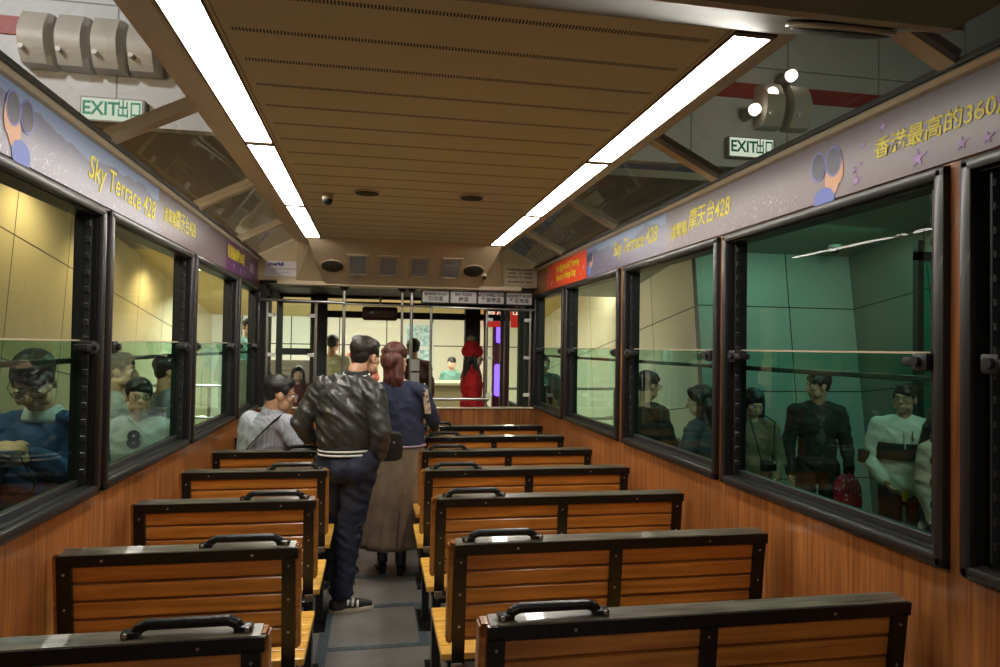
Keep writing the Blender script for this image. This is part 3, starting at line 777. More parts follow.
# ------------------------------------------------------------------ the station
PIV = V((0, 6.6, 1.59))
ST = Matrix.Translation(PIV) @ Matrix.Rotation(math.radians(-8), 4, 'X') @ Matrix.Translation(-PIV)
def tilt(o): struct(o); o.matrix_world = ST; return o
beigewall = panels('station_panels_left', (.60,.50,.30), 1.045, 1.05, axis='y', width=.006, off=-6.27+1.045*8, offz=-2.44+4.2, rough=.35)
creamwall = panels('station_panels_cream', (.74,.68,.52), 1.2, 1.05, axis='y', width=.006, off=-6.6+12, offz=-2.07+4.2, rough=.4)
facewall = panels('station_panels_facing', (.36,.42,.40), 1.055, .9, axis='x', width=.006, off=-4.138+1.055*6, offz=-2.07+3.6, rough=.35)
hallwall = panels('hall_panels', (.80,.76,.62), .9, 1.6, axis='x', width=.01, rough=.4)
dk = plain('station_dark', (.10,.085,.07), .5, noise=.2, nscale=2)
gsoff = plain('station_soffit', (.32,.33,.28), .5)
tilt(B().box(-3.3, -3.23, 0, 15, -1.5, 3.1).obj('wall_station_left', beigewall))
tilt(B().box(-3.3, 1.4, 5.35, 9.0, 3.1, 3.16).obj('ceiling_station', plain('soffit_brown', (.22,.17,.12), .4)))
tilt(B().box(-3.3, 3.2, 9.0, 16, 3.1, 3.16).obj('ceiling_station_front', plain('soffit_amber', (.60,.45,.16), .5)))
tilt(B().box(1.4, 7, 4.75, 9.0, 2.66, 2.72).obj('ceiling_station_right', gsoff))
tilt(B().box(3.09, 3.16, 6.6, 15, -1.5, 3.1).obj('wall_station_cream', creamwall))
o = tilt(B().box(3.085, 4.93, 6.6, 6.68, -1.5, 2.7).obj('wall_station_facing', facewall))
tilt(B().box(4.915, 5.0, 1.0, 6.6, -2, 2.7).obj('wall_station_right', panels('station_panels_right', (.20,.20,.18), 1.05, .9, axis='y', width=.006, off=-6.6+10.5, offz=-2.07+3.6, rough=.4)))
struct(B().box(-7, 7, 5.4, 5.5, 3.17, 5.6).obj('wall_station_upper', panels('upper_cladding', (.62,.64,.68), .9, 1.35, joint=(.25,.25,.25), axis='x', width=.006, off=.32, rough=.5, noise=.02)))
struct(B().box(-8, 8, -2, 5.45, 5.6, 5.7).obj('ceiling_station_high', dk))
struct(B().box(-3.3, -1.34, -2, 9.3, -.3, -.12).obj('floor_platform_left', plain('platform_tile', (.07,.065,.06), .35, noise=.3, nscale=4)))
struct(B().box(1.34, 7, -2, 7.4, -.5, -.28).obj('floor_platform_right', plain('platform_tile2', (.10,.10,.09), .3, noise=.3, nscale=4)))
struct(B().box(-3.3, 3.2, 7.62, 14, -.3, 0).obj('floor_station_hall', plain('hall_tile', (.28,.25,.2), .3)))
struct(B().box(-3.3, 3.4, 13.6, 13.7, -.3, 3.2).obj('wall_station_hall', hallwall))
struct(B().box(-3.3, -1.5, 9.6, 11.0, 0, .2).obj('floor_station_step', plain('step_tile', (.2,.18,.15), .4)))
# red stripe on the upper cladding
struct(B().box(-7, 7, 5.385, 5.402, 3.77, 3.90).obj('trim_60', plain('red_stripe', (.35,.06,.055), .45)))
# lamp housings on the upper wall
hs = plain('speaker_beige', (.52,.50,.45), .45)
def housing(label, x, z=3.71, w=.205, h=.36):
    t = thing('wall_speaker', label, 'speaker', (x, 5.38, z), 'angled boxes on the upper station wall')
    b = B(); rings = []
    for q in range(9):
        zz = z-h/2+h*q/8; d = .10+.10*math.sin(PI*(q/8)*.85+.25)
        rings.append([(x-w/2, 5.384, zz), (x-w/2+.012, 5.384-d, zz), (x+w/2-.03, 5.384-d, zz), (x+w/2, 5.384-d*.75, zz), (x+w/2, 5.384, zz)])
    b.loft(rings); b.obj('housing', hs, t, 'auto')
    B().cyl((x-w*.28, 5.384-.185, z-.10), (x-w*.28, 5.384-.215, z-.10), .017, n=16).obj('badge', M['white'], t, 'auto')
for i, x in enumerate((-2.60, -2.365, -2.135, -1.90)):
    housing('beige curved box on the upper left station wall, %s of four' % ['leftmost', 'second', 'third', 'rightmost'][i], x)
for i, x in enumerate((3.05, 3.30)):
    housing('beige curved box on the upper right station wall, %s' % ['nearer the exit sign', 'farther from the exit sign'][i], x, 3.68)
def exit_sign(label, x, z, w=.40, h=.155, dy=5.33):
    t = thing('exit_sign', label, 'exit sign', (x, dy, z), None)
    B().box(x-w/2-.012, x+w/2+.02, dy+.002, dy+.06, z-h/2-.012, z+h/2+.012, .004).obj('sign_case', M['grey'], t)
    B().box(x-w/2, x+w/2, dy-.004, dy+.003, z-h/2, z+h/2, .002).obj('sign_face', emis('exit_face', (.75,.95,.88), 1.3), t)
    text('EXIT', .135, plain('exit_green', (.0,.32,.20), .5), frame((x-.075, dy-.0055, z), (1,0,0), (0,0,1)), 'lettering', t, bold=.003, sx=.88)
    text('出口', .135, bpy.data.materials['exit_green'], frame((x+.118, dy-.0055, z), (1,0,0), (0,0,1)), 'lettering', t, bold=.002, sx=.62)
exit_sign('glowing green and white exit sign below the beige boxes, upper left', -2.125, 3.26)
exit_sign('glowing green and white exit sign seen through the right roof glass', 2.90, 3.325)
for i, (x, z) in enumerate(((3.20,3.93),(3.02,3.765),(2.865,3.615))):
    t = thing('round_lamp', 'bright round white lamp through the right roof glass, %s of three' % ['topmost', 'middle', 'lowest'][i], 'lamp', (x, 5.36, z), 'three round lamps')
    B().cyl((x, 5.20, z), (x, 5.24, z), .045, .05, 24).obj('lamp_lens', emis('lamp_lens', (1,.98,.9), 6), t, 'auto')
    B().cyl((x, 5.24, z), (x, 5.40, z), .052, .05, 24).obj('lamp_body', M['grey'], t, 'auto')
# downlights + dome cameras in the station ceilings
def downlight(label, p):
    t = thing('downlight', label, 'downlight', p)
    B().cyl(V(p)+V((0,0,-.004)), V(p)+V((0,0,-.02)), .10, .10, 28).obj('lamp_lens', emis('dl', (1,.96,.85), 8), t, 'auto')
    b = B(); n = 28
    b.loft([[V(p)+V((rr*math.cos(a), rr*math.sin(a), h)) for a in [2*PI*q/n for q in range(n)]] for rr, h in ((.10,0),(.125,0),(.12,-.022),(.10,-.022))], closed=True)
    b.obj('lamp_rim', M['white'], t, True)
downlight('round white downlight seen through the third left window', ST @ V((-2.55, 9.9, 3.098)))
downlight('round white downlight seen through the second farthest right window', ST @ V((2.75, 9.6, 3.098)))
dome_cam('white dome camera under the ceiling seen through the third left window', ST @ V((-2.2, 8.7, 3.1)), .07, M['white'])
dome_cam('white dome camera under the ceiling beyond the large right window', ST @ V((4.45, 6.2, 2.66)), .055, M['white'])
# red box on facing wall
t = thing('fire_point', 'small dark red box on the green lit wall behind the long haired woman', 'alarm box', (3.5, 6.58, 1.2))
B().box(3.60, 3.74, 6.56, 6.66, .98, 1.15, .008).obj('alarm_case', plain('alarm_red', (.25,.01,.015), .4), t)
B().cyl((3.67, 6.56, 1.07), (3.67, 6.545, 1.07), .03, n=18).obj('alarm_button', M['dark'], t, 'auto')
# dark door frame on the right wall
t = thing('platform_door_frame', 'tall dark door frame with teal glass at the right end of the platform', 'door frame', (4.55, 4.9, -.28))
b = B(); b.box(4.50, 4.56, 5.30, 5.36, -.28, 2.6); b.box(4.50, 4.86, 5.30, 5.36, 2.42, 2.5); b.box(4.80, 4.86, 5.30, 5.36, -.28, 2.6)
b.obj('frame_posts', M['dark'], t)
B().box(4.56, 4.80, 5.325, 5.335, -.27, 2.42).obj('glass_pane', glass('teal_glass', (.35,.8,.72), 1.5), t)
# hall furniture
t = thing('route_map', 'pale blue map board in four panels on the far hall wall', 'map board', (.6, 13.5, 1.4))
mp_ = plain('map_blue', (.45,.65,.75), .5, noise=.5, nscale=12)
for x in (.50, .76):
    for z in (1.32, 1.80):
        p = B().box(x-.11, x+.11, 13.55, 13.59, z-.2, z+.2, .004).obj('map_sheet', mp_, t)
B().box(.34, .92, 13.58, 13.599, 1.06, 2.06).obj('map_backing', M['white'], t)
t = thing('service_counter', 'light wood service counter in the hall beyond the driver cab', 'counter', (.9, 10.3, 0))
B().box(.55, 1.35, 10.0, 10.6, 0, 1.02, .01).obj('counter_body', plain('counter', (.42,.34,.18), .5), t); B().box(.50, 1.40, 9.95, 10.65, 1.02, 1.07, .01).obj('counter_top', plain('ctop', (.55,.48,.3), .3), t)
def barrier(label, x0, x1, y, h=1.05):
    t = thing('platform_railing', label, 'railing', ((x0+x1)/2, y, 0), 'steel railings in the hall')
    for z in (h, h*.62): B().cyl((x0, y, z), (x1, y, z), .02, n=10).obj('rail', M['steel'], t, 'auto')
    for x in (x0, (x0+x1)/2, x1): B().cyl((x, y, 0), (x, y, h), .022, n=10).obj('post', M['steel'], t, 'auto')
    B().box(x0+.03, x1-.03, y-.006, y+.006, .12, h*.6-.03).obj('glass_panel', M['glass_clear'], t)
barrier('steel railing in the hall seen through the far left windows', -3.1, -1.45, 9.2)
barrier('steel railing in the hall seen through the far right windows', 1.5, 3.0, 8.9)
t = thing('lit_column', 'glowing violet light column outside the maroon folding door', 'light column', (1.5, 9.3, 0))
B().box(1.42, 1.57, 9.25, 9.35, 1.65, 2.12, .03).obj('violet_panel', emis('violet', (.18,.08,1), 3), t)
B().box(1.40, 1.54, 9.25, 9.35, .92, 1.36, .03).obj('violet_panel', bpy.data.materials['violet'], t)
B().box(1.38, 1.60, 9.36, 9.42, 0, 2.25, .01).obj('column_body', M['maroon'], t)
t = thing('red_sign', 'red sign with white Chinese lettering above the violet light column', 'sign', (1.5, 9.0, 2.0))
B().box(1.19, 1.52, 8.99, 9.03, 1.86, 2.16, .004).obj('sign_panel', emis('redsign', (.6,.03,.02), .8), t)
B().box(1.56, 1.85, 8.99, 9.03, 1.86, 2.16, .004).obj('sign_panel', bpy.data.materials['redsign'], t)
text('香港', .13, M['white'], frame((1.355, 8.985, 2.07), (1,0,0), (0,0,1)), 'lettering', t)
text('山頂', .13, M['white'], frame((1.70, 8.985, 2.07), (1,0,0), (0,0,1)), 'lettering', t)
t = thing('roller_shutter', 'pale slatted shutter low behind the left glass screen', 'shutter', (-1.2, 9.5, 0))
b = B(); b.box(-1.9, -.9, 8.6, 8.64, 0, 1.4)
for i in range(22): b.box(-1.9, -.9, 8.585, 8.60, .04+.062*i, .085+.062*i)
b.obj('shutter_curtain', plain('shutter', (.50,.45,.33), .5), t)
#@@PART3@@
# ------------------------------------------------------------------ people
from mathutils import noise as mn
def blob(name, parts, mats, parent, vox=.008, smooth=2, origin=None, fold=None):
    """one continuous surface grown from tapered limbs and rounded masses"""
    b = B()
    for p in parts:
        if p[0] == 'c':
            _, a, c, ra, rc = p; b.cyl(a, c, ra, rc, n=20); b.ell(a, (ra,)*3, n=18); b.ell(c, (rc,)*3, n=18)
        elif p[0] == 'e': b.ell(p[1], p[2], p[3] if len(p) > 3 else None, n=24)
        elif p[0] == 'l': b.loft(p[1])
    me = bpy.data.meshes.new(name); b.bm.to_mesh(me); b.bm.free()
    r = eval_mesh(me, [('REMESH', dict(mode='VOXEL', voxel_size=vox, adaptivity=0.0)), ('SMOOTH', dict(factor=.5, iterations=smooth))])
    bpy.data.meshes.remove(me); r.name = name
    if fold:      # cloth folds: ridged noise pushed along the normals
        amp, sx_, sz_, sk = fold; n = len(r.vertices)
        co = np.empty(n*3, np.float32); no = np.empty(n*3, np.float32)
        r.vertices.foreach_get('co', co); r.vertices.foreach_get('normal', no); co = co.reshape(-1, 3); no = no.reshape(-1, 3)
        d = np.empty(n, np.float32); nz = mn.noise
        for i, (x, y, z) in enumerate(co.tolist()):
            p = V((x*sx_, y*sx_, (z+sk*x)*sz_)); d[i] = 1-2.2*abs(nz(p))-.35+.5*nz(p*2.3)
        co = co+no*(amp*d)[:, None]; r.vertices.foreach_set('co', co.ravel()); r.update()
    r.transform(Matrix.Translation(-wloc(parent)))
    return link(name, r, mats, parent, True)
def oval(c, rx, ry, yaw=0, n=36, tilt=(0,0), wob=0, k=9, ph=0):
    c = V(c); o = []
    for i in range(n):
        a = 2*PI*i/n; f = 1+wob*math.sin(k*a+ph)+wob*.5*math.sin((2*k-3)*a+ph*2)
        p = V((rx*math.cos(a)*f, ry*math.sin(a)*f, 0)); p = Matrix.Rotation(yaw, 3, 'Z') @ p
        p.z = tilt[0]*p.x+tilt[1]*p.y; o.append(c+p)
    return o
SK = plain('skin', (.56,.31,.19), .5, noise=.08, nscale=30); SK2 = plain('skin_pale', (.62,.40,.28), .5)
HAIR = plain('hair_black', (.018,.015,.016), .38, noise=.5, nscale=60, bump=.5, bscale=90, stretch=(1,1,.25))
HAIRB = plain('hair_auburn', (.10,.028,.020), .4, noise=.6, nscale=70, bump=.6, bscale=90, stretch=(1,1,.2))
EYE = plain('eye_white', (.7,.68,.65), .3); PUP = plain('eye_dark', (.01,.008,.006), .2)
LENS = glass('spectacle_lens', (.92,.94,.95), 1.5)
def cloth(name, c, rough=.8, bump=.35, bscale=18, noise=.18, **k): return plain(name, c, rough, bump=bump, bscale=bscale, noise=noise, nscale=9, **k)
def head_parts(hc, R, s=1.0):
    T = lambda x, y, z: V(hc)+R @ (V((x, y, z))*s)
    q = lambda *r: tuple(v*s for v in r)
    return [('e', T(0,-.012,.035), q(.074,.093,.082), R), ('e', T(0,.028,-.035), q(.056,.062,.074), R), ('e', T(0,.058,-.088), q(.024,.020,.020), R),
            ('c', T(0,.088,.004), T(0,.104,-.026), .008*s, .0125*s), ('c', T(-.030,.078,.022), T(.030,.078,.022), .012*s, .012*s),
            ('e', T(.040,.055,-.018), q(.022,.026,.024), R), ('e', T(-.040,.055,-.018), q(.022,.026,.024), R),
            ('c', T(-.016,.085,-.056), T(.016,.085,-.056), .0075*s, .0075*s), ('c', T(-.014,.083,-.067), T(.014,.083,-.067), .007*s, .007*s),
            ('e', T(.075,-.004,-.008), q(.011,.020,.031), R), ('e', T(-.075,-.004,-.008), q(.011,.020,.031), R),
            ('e', T(.045,.03,-.06), q(.022,.04,.032), R), ('e', T(-.045,.03,-.06), q(.022,.04,.032), R)]
def hand_parts(w, d, palm_n, side, s=1.0, curl=.5, n_f=5):
    """wrist point, finger direction, palm normal, side = direction towards the thumb"""
    w = V(w); d = V(d).normalized(); n = V(palm_n); n = (n-d*n.dot(d)).normalized(); t = V(side); t = (t-d*t.dot(d)-n*t.dot(n)).normalized()
    P = []
    for k in (-.028, -.010, .010, .026): P.append(('c', w+d*.012*s+t*k*.6*s, w+d*.082*s+t*k*s, .014*s, .0115*s))
    for k, ln in ((-.031, .060), (-.0105, .074), (.0105, .078), (.031, .070)):
        p0 = w+d*.085*s+t*k*s; a = 0; p = p0
        for j, f in enumerate((.45, .32, .23)):
            a += curl*(.7+.25*j); q = p+(d*math.cos(a)+n*math.sin(a))*ln*f*s
            P.append(('c', p, q, (.0095-.001*j)*s, (.0088-.001*j)*s)); p = q
    p0 = w+d*.03*s+t*.028*s; p1 = p0+(d*.6+t*.7+n*.25).normalized()*.035*s; p2 = p1+(d*.9+t*.2+n*.5*curl).normalized()*.028*s
    P += [('c', p0, p1, .013*s, .0105*s), ('c', p1, p2, .0105*s, .0085*s)]
    return P
def eyes(hc, R, parent, s=1.0):
    for sx in (-1, 1):
        b = B(); c = V(hc)+R @ (V((sx*.031, .0755, .004))*s); b.ell(c, (.013*s, .011*s, .0075*s), R)
        b.mi = 1; b.ell(c+R @ V((0, .0065*s, 0)), (.0058*s, .006*s, .0062*s), R, n=12)
        b.obj('eye', [EYE, PUP], parent, True)
        b = B(); c2 = V(hc)+R @ (V((sx*.032, .084, .026))*s); a = R @ V((.016*s, -.004*sx*s, 0))
        b.cyl(c2-a, c2+a, .0030*s, .0030*s, n=8); b.obj('eyebrow', HAIR, parent, True)
def spectacles(hc, R, parent, s=1.0, mat=None):
    b = B()
    T = lambda x, y, z: V(hc)+R @ (V((x, y, z))*s)
    for sx in (-1, 1):
        pts = [T(sx*.033+.023*math.cos(a), .103, .002+.016*math.sin(a)) for a in [2*PI*i/16 for i in range(17)]]
        b.tube(pts, .0018*s, 6)
        b.tube([T(sx*.057, .101, .004), T(sx*.080, .06, .006), T(sx*.084, -.005, .004)], .0016*s, 6)
    b.tube([T(-.010, .104, .004), T(.010, .104, .004)], .0016*s, 6)
    g = b.obj('spectacles', mat or M['dark'], parent, True)
    for sx in (-1, 1):
        B().cyl(T(sx*.033, .1025, .002), T(sx*.033, .1035, .002), .0215*s, n=16).obj('lens', LENS, g)
def short_hair(name, hc, R, parent, mat=HAIR, s=1.0, vox=.006, fringe=0.0):
    T = lambda x, y, z: V(hc)+R @ (V((x, y, z))*s); q = lambda *r: tuple(v*s for v in r)
    P = [('e', T(0,-.022,.055), q(.083,.096,.080), R), ('e', T(0,-.052,.012), q(.068,.048,.068), R), ('e', T(0,.030,.085), q(.062,.055,.042), R),
         ('e', T(.066,.012,.035), q(.016,.030,.035), R), ('e', T(-.066,.012,.035), q(.016,.030,.035), R)]
    if fringe: P += [('e', T(-.02,.062,.062-fringe*.3), q(.050,.028,.030), R), ('e', T(.03,.058,.064), q(.035,.028,.028), R)]
    return blob(name, P, mat, parent, vox, 2)
def Rot(yaw=0, pitch=0, roll=0):
    """yaw: 0 faces +y, positive turns towards -x; pitch positive looks down"""
    return (Matrix.Rotation(yaw, 3, 'Z') @ Matrix.Rotation(-pitch, 3, 'X') @ Matrix.Rotation(roll, 3, 'Y'))
RAD = math.radians
def shoes(parent, feet, mat, sole, h=.0):
    for (ank, d) in feet:
        ank = V(ank); d = V((d[0], d[1], 0)).normalized(); g = V((ank.x, ank.y, parent.location.z+h)); p = V((-d.y, d.x, 0))
        P = [('e', g+V((0,0,.055)), (.045,.045,.055)), ('c', g-d*.035+V((0,0,.045)), g+d*.10+V((0,0,.035)), .040, .034), ('c', g+d*.10+V((0,0,.035)), g+d*.165+V((0,0,.030)), .036, .024)]
        sh = blob('shoe', P, mat, parent, .006, 2)
        b = B(); rings = []
        for z, k in ((.0, .98), (.004, 1.03), (.022, 1.03), (.026, .98)):
            r = []
            for i in range(24):
                a = 2*PI*i/24; x = math.cos(a); y = math.sin(a)
                r.append(g+d*(.062+.128*x*k)+p*(.043 if x > 0 else .038)*y*k*(1-.12*abs(x))+V((0,0,z)))
            rings.append(r)
        b.loft(rings); b.obj('sole', sole, sh, 'auto')

def stander(name_label, loc, H, yaw, top, bottom, hairstyle='short', skin=SK, vox=.009, lean=0, headR=None, arms='down', group=None, cat='person', glasses=False, skirt=False, thick=1.0, hem=.0, shoe=None, armpose=None, hoff=(0,0)):
    """generic clothed standing figure, local: +y forward"""
    t = thing('person', name_label, cat, loc, group); k = H/1.72; L0 = V(loc); Ry = Matrix.Rotation(yaw, 3, 'Z')
    def P(x, y, z): return L0+Ry @ (V((x, y, z))*k)
    ls = lambda z: lean*max(0, z-.95)
    hc = P(hoff[0], ls(1.55)+.02+hoff[1], 1.60); HR = Ry @ (headR or Matrix.Identity(3))
    neck = P(0, ls(1.42)-.01, 1.43)
    sh = {s: P(s*.175, ls(1.38), 1.385) for s in (-1, 1)}
    ap = armpose or {}
    el = {}; wr = {}
    for s in (-1, 1):
        d = {'down': ((s*.235, .0, 1.10), (s*.235, .08, .86)), 'front': ((s*.24, .05, 1.12), (s*.07, .26, 1.12)), 'low': ((s*.24, .02, 1.10), (s*.08, .22, .98))}[ap.get(s, arms)] if not isinstance(ap.get(s), tuple) else ap[s]
        el[s] = P(d[0][0], d[0][1]+ls(1.1), d[0][2]); wr[s] = P(d[1][0], d[1][1]+ls(.9), d[1][2])
    hip = {s: P(s*.09, 0, .92) for s in (-1, 1)}; kn = {s: P(s*.10, .02, .50) for s in (-1, 1)}; an = {s: P(s*.105, -.02, .09) for s in (-1, 1)}
    body = head_parts(hc, HR, k)+[('c', hc+HR @ V((0,-.02,-.05))*k, neck, .050*k, .056*k)]
    body += [('e', P(0, ls(1.25), 1.25), (.145*k,.095*k,.2*k), Ry), ('e', P(0, .0, 1.0), (.135*k,.10*k,.16*k), Ry)]
    for s in (-1, 1):
        body += [('c', neck, sh[s], .045*k, .045*k), ('c', sh[s], el[s], .044*k, .036*k), ('c', el[s], wr[s], .036*k, .024*k), ('c', hip[s], kn[s], .075*k, .05*k), ('c', kn[s], an[s], .048*k, .033*k), ('c', an[s], an[s]+Ry @ V((0,.12,-.05))*k, .032*k, .025*k)]
        d = (wr[s]-el[s]).normalized(); body += hand_parts(wr[s], d, Ry @ V((-s*.7, .3, 0)), Ry @ V((-s*.2, 1, .2)), k)
    bo = blob('body', body, skin, t, vox*.75, 1)
    eyes(hc, HR, bo, k)
    if glasses: spectacles(hc, HR, t, k)
    cl = [('e', P(0, ls(1.27), 1.27), (.182*k*thick,.120*k*thick,.185*k), Ry), ('e', P(0, ls(1.05)+.0, 1.08), (.160*k*thick,.118*k*thick,.2*k), Ry), ('e', P(0, 0, .95+hem), (.168*k*thick,.122*k*thick,.13*k), Ry)]
    for s in (-1, 1):
        w2 = wr[s]-(wr[s]-el[s]).normalized()*.01
        cl += [('c', P(s*.05, ls(1.42), 1.42), sh[s], .058*k, .066*k), ('c', sh[s], el[s], .066*k*thick, .055*k*thick), ('c', el[s], w2, .055*k*thick, .040*k*thick)]
    tp = blob('jacket', cl, top, t, vox, 2, fold=(.010*k, 7, 11, .5))
    if skirt:
        b = B(); rings = [oval(P(0, 0, z), rx*k, ry*k, yaw, wob=w, k=11, ph=z*3) for z, rx, ry, w in ((1.0,.14,.11,0),(.92,.165,.125,.005),(.7,.19,.15,.02),(.45,.21,.17,.03))]
        b.loft(rings); b.obj('skirt', bottom, t, True)
    else:
        tr = [('e', P(0, -.005, .93), (.155*k,.115*k,.12*k), Ry)]
        for s in (-1, 1): tr += [('c', hip[s], kn[s], .095*k, .072*k), ('c', kn[s], an[s]+V((0,0,.01)), .070*k, .058*k)]
        blob('trousers', tr, bottom, t, vox, 2, fold=(.007, 7, 13, .5))
    shoes(t, [(an[s], Ry @ V((s*.15, 1, 0))) for s in (-1, 1)], shoe or M['dark'], M['grey'])
    if hairstyle == 'short': short_hair('hair', hc, HR, t, HAIR, k, .008, .05)
    elif hairstyle == 'long':
        T = lambda x, y, z: hc+HR @ (V((x, y, z))*k)
        Pp = [('e', T(0,-.02,.05), (.088*k,.102*k,.085*k), HR), ('e', T(0,-.06,-.03), (.085*k,.055*k,.10*k), HR), ('e', T(0,.04,.085), (.06*k,.05*k,.035*k), HR)]
        for s in (-1, 1): Pp += [('c', T(s*.075,-.01,.03), T(s*.085,.02,-.14), .026*k, .030*k), ('c', T(s*.085,.02,-.14), T(s*.09,.05,-.33), .032*k, .022*k), ('c', T(s*.05,-.07,-.05), T(s*.06,-.09,-.32), .045*k, .03*k)]
        blob('hair', Pp, HAIR, t, .008, 2)
    return t, P, hc, HR, Ry, wr, k

# --- standing man in the leather jacket (seen from behind, leaning on a bench handle)
t = thing('person', 'standing man seen from behind in black leather jacket, navy trousers and sneakers', 'person', (-.39, 4.22, 0))
LEATH = plain('leather', (.04,.038,.038), .38, bump=.35, bscale=22, noise=.3, nscale=8, coat=.2)
NAVY = cloth('navy_trousers', (.010,.013,.035), .75, .4, 14)
hc = V((-.285, 4.28, 1.515)); HR = Rot(RAD(-42), RAD(10), 0)
neck = V((-.335, 4.24, 1.42)); shL = V((-.535, 4.27, 1.335)); shR = V((-.235, 4.16, 1.305))
elL = V((-.655, 4.25, 1.125)); wrL = V((-.600, 4.345, .995)); elR = V((-.185, 4.10, 1.08)); wrR = V((-.205, 4.20, .905))
hipL = V((-.475, 4.25, .90)); hipR = V((-.285, 4.20, .90)); knL = V((-.46, 4.40, .50)); anL = V((-.52, 4.62, .09)); knR = V((-.355, 4.24, .52)); anR = V((-.40, 4.22, .10))
body = head_parts(hc, HR)+[('c', hc+HR @ V((0,-.02,-.05)), neck, .054, .06), ('e', V((-.37,4.22,1.2)), (.15,.10,.2)), ('e', V((-.38,4.22,.98)), (.14,.10,.14))]
for a, b_, c in ((shL, elL, wrL), (shR, elR, wrR)): body += [('c', neck+V((0,0,-.05)), a+V((0,0,-.01)), .030, .035), ('c', a, b_, .042, .037), ('c', b_, c, .037, .026)]
for a, b_, c in ((hipL, knL, anL), (hipR, knR, anR)): body += [('c', a, b_, .075, .052), ('c', b_, c, .05, .035)]
body += hand_parts(wrL, V((.25,.30,-.12)), V((.1,.2,-1)), V((1,-.3,0)), 1, .45)
body += hand_parts(wrR, V((-.05,.15,-1)), V((-1,.2,0)), V((0,1,0)), 1, .5)
bo = blob('body', body, SK, t, .005, 2); eyes(hc, HR, bo)
short_hair('hair', hc, HR, t, plain('hair_dark', (.022,.015,.013), .42, noise=.5, nscale=70, bump=.4, bscale=120), 1.0, .005)
jk = [('l', [oval(V((x, y, z)), rx, ry, RAD(12), n=28) for x, y, z, rx, ry in ((-.372,4.225,.985,.178,.125),(-.372,4.225,1.02,.190,.138),(-.375,4.22,1.12,.192,.140),(-.378,4.22,1.22,.188,.135),(-.375,4.215,1.30,.170,.118),(-.36,4.22,1.37,.125,.09),(-.345,4.225,1.405,.075,.070))])]
jk += [('c', V((-.43,4.24,1.365)), shL, .052, .066), ('c', V((-.29,4.20,1.365)), shR, .052, .066),
       ('c', shL, elL, .072, .058), ('c', elL, wrL+V((-.01,-.015,.018)), .060, .043), ('c', shR, elR, .072, .060), ('c', elR, wrR+V((.005,-.01,.03)), .061, .045)]
jo = blob('leather_jacket', jk, LEATH, t, .006, 3, fold=(.011, 7, 13, .8))
b = B(); blackrib = cloth('rib_black', (.012,.012,.013), .8); b.loft([oval((-.372,4.225,z), rx, ry, RAD(12), n=40, wob=.004, k=20) for z, rx, ry in ((.925,.166,.120),(.94,.176,.129),(.985,.182,.132),(1.0,.176,.126))]); hb = b.obj('waistband', blackrib, jo, True)
wst = plain('stripe_white', (.75,.74,.72), .7)
for z in (.944, .967):
    B().loft([oval((-.372,4.225,zz), rx, ry, RAD(12), n=40) for zz, rx, ry in ((z-.0055,.181,.1335),(z-.004,.1835,.1355),(z+.004,.1845,.136),(z+.0055,.182,.134))]).obj('white_stripe', wst, hb, True)
b = B(); b.loft([oval((-.335,4.235,z), r_, r_*.95, 0, n=30, tilt=(0,.25)) for z, r_ in ((1.385,.085),(1.40,.088),(1.43,.072),(1.445,.066))]); cb_ = b.obj('collar', blackrib, jo, True)
B().loft([oval((-.335,4.235,z), r_, r_*.95, 0, n=30, tilt=(0,.25)) for z, r_ in ((1.412,.0815),(1.414,.0835),(1.422,.0795),(1.424,.076))]).obj('white_stripe', wst, cb_, True)
for w_, e_ in ((wrL+V((-.006,-.012,.014)), elL), (wrR+V((.004,-.006,.02)), elR)):
    d = (w_-e_).normalized(); c_ = B().cyl(w_-d*.03, w_+d*.018, .043, .037, 24).obj('cuff', blackrib, jo, 'auto')
    B().cyl(w_-d*.004, w_+d*.004, .0415, .0405, 24).obj('white_stripe', wst, c_, 'auto')
tr = [('e', V((-.375,4.225,.90)), (.165,.125,.11)), ('e', V((-.42,4.17,.86)), (.085,.09,.09)), ('e', V((-.32,4.15,.86)), (.085,.09,.09)),
      ('c', hipL, knL, .100, .075), ('c', knL, anL+V((0,0,.02)), .075, .060), ('c', hipR, knR, .102, .078), ('c', knR, anR+V((0,0,.015)), .078, .064),
      ('c', anR+V((-.055,-.02,.03)), anR+V((.055,-.02,.015)), .016, .018), ('c', knR+V((-.05,-.06,-.04)), knR+V((.06,-.055,0)), .014, .014), ('c', knR+V((-.05,-.055,-.10)), knR+V((.05,-.055,-.07)), .012, .012)]
blob('trousers', tr, NAVY, t, .007, 3, fold=(.007, 7, 15, .5))
shoes(t, [(anR, (1, .15)), (anL, (.3, 1))], plain('sneaker_black', (.02,.02,.022), .35, coat=.3), plain('sole_cream', (.62,.55,.42), .6))
for i in range(3):
    B().box(-.365+.028*i, -.352+.028*i, 4.15, 4.235, .060-.006*i, .082-.008*i, .003).obj('shoe_stripe', wst, t)
# black shoulder bag between the two
t = thing('shoulder_bag', 'black shoulder bag hanging at the right hip of the leather jacket man', 'bag', (-.15, 4.45, .9))
P_ = [('l', [oval((-.125,4.40,z), rx, .045, RAD(10), n=24) for z, rx in ((.865,.055),(.88,.08),(.96,.085),(1.03,.075),(1.045,.05))])]
blob('bag_body', P_, plain('bag_black', (.012,.012,.013), .45, bump=.3, bscale=15), t, .006, 1)
B().tube([(-.19,4.40,1.03),(-.20,4.40,1.18),(-.17,4.42,1.30)], .008).obj('bag_strap', M['dark'], t, 'auto')
for x in (-.16, -.10): B().cyl((x,4.352,.985), (x,4.346,.985), .008, n=12).obj('buckle', M['bolt'], t, 'auto')

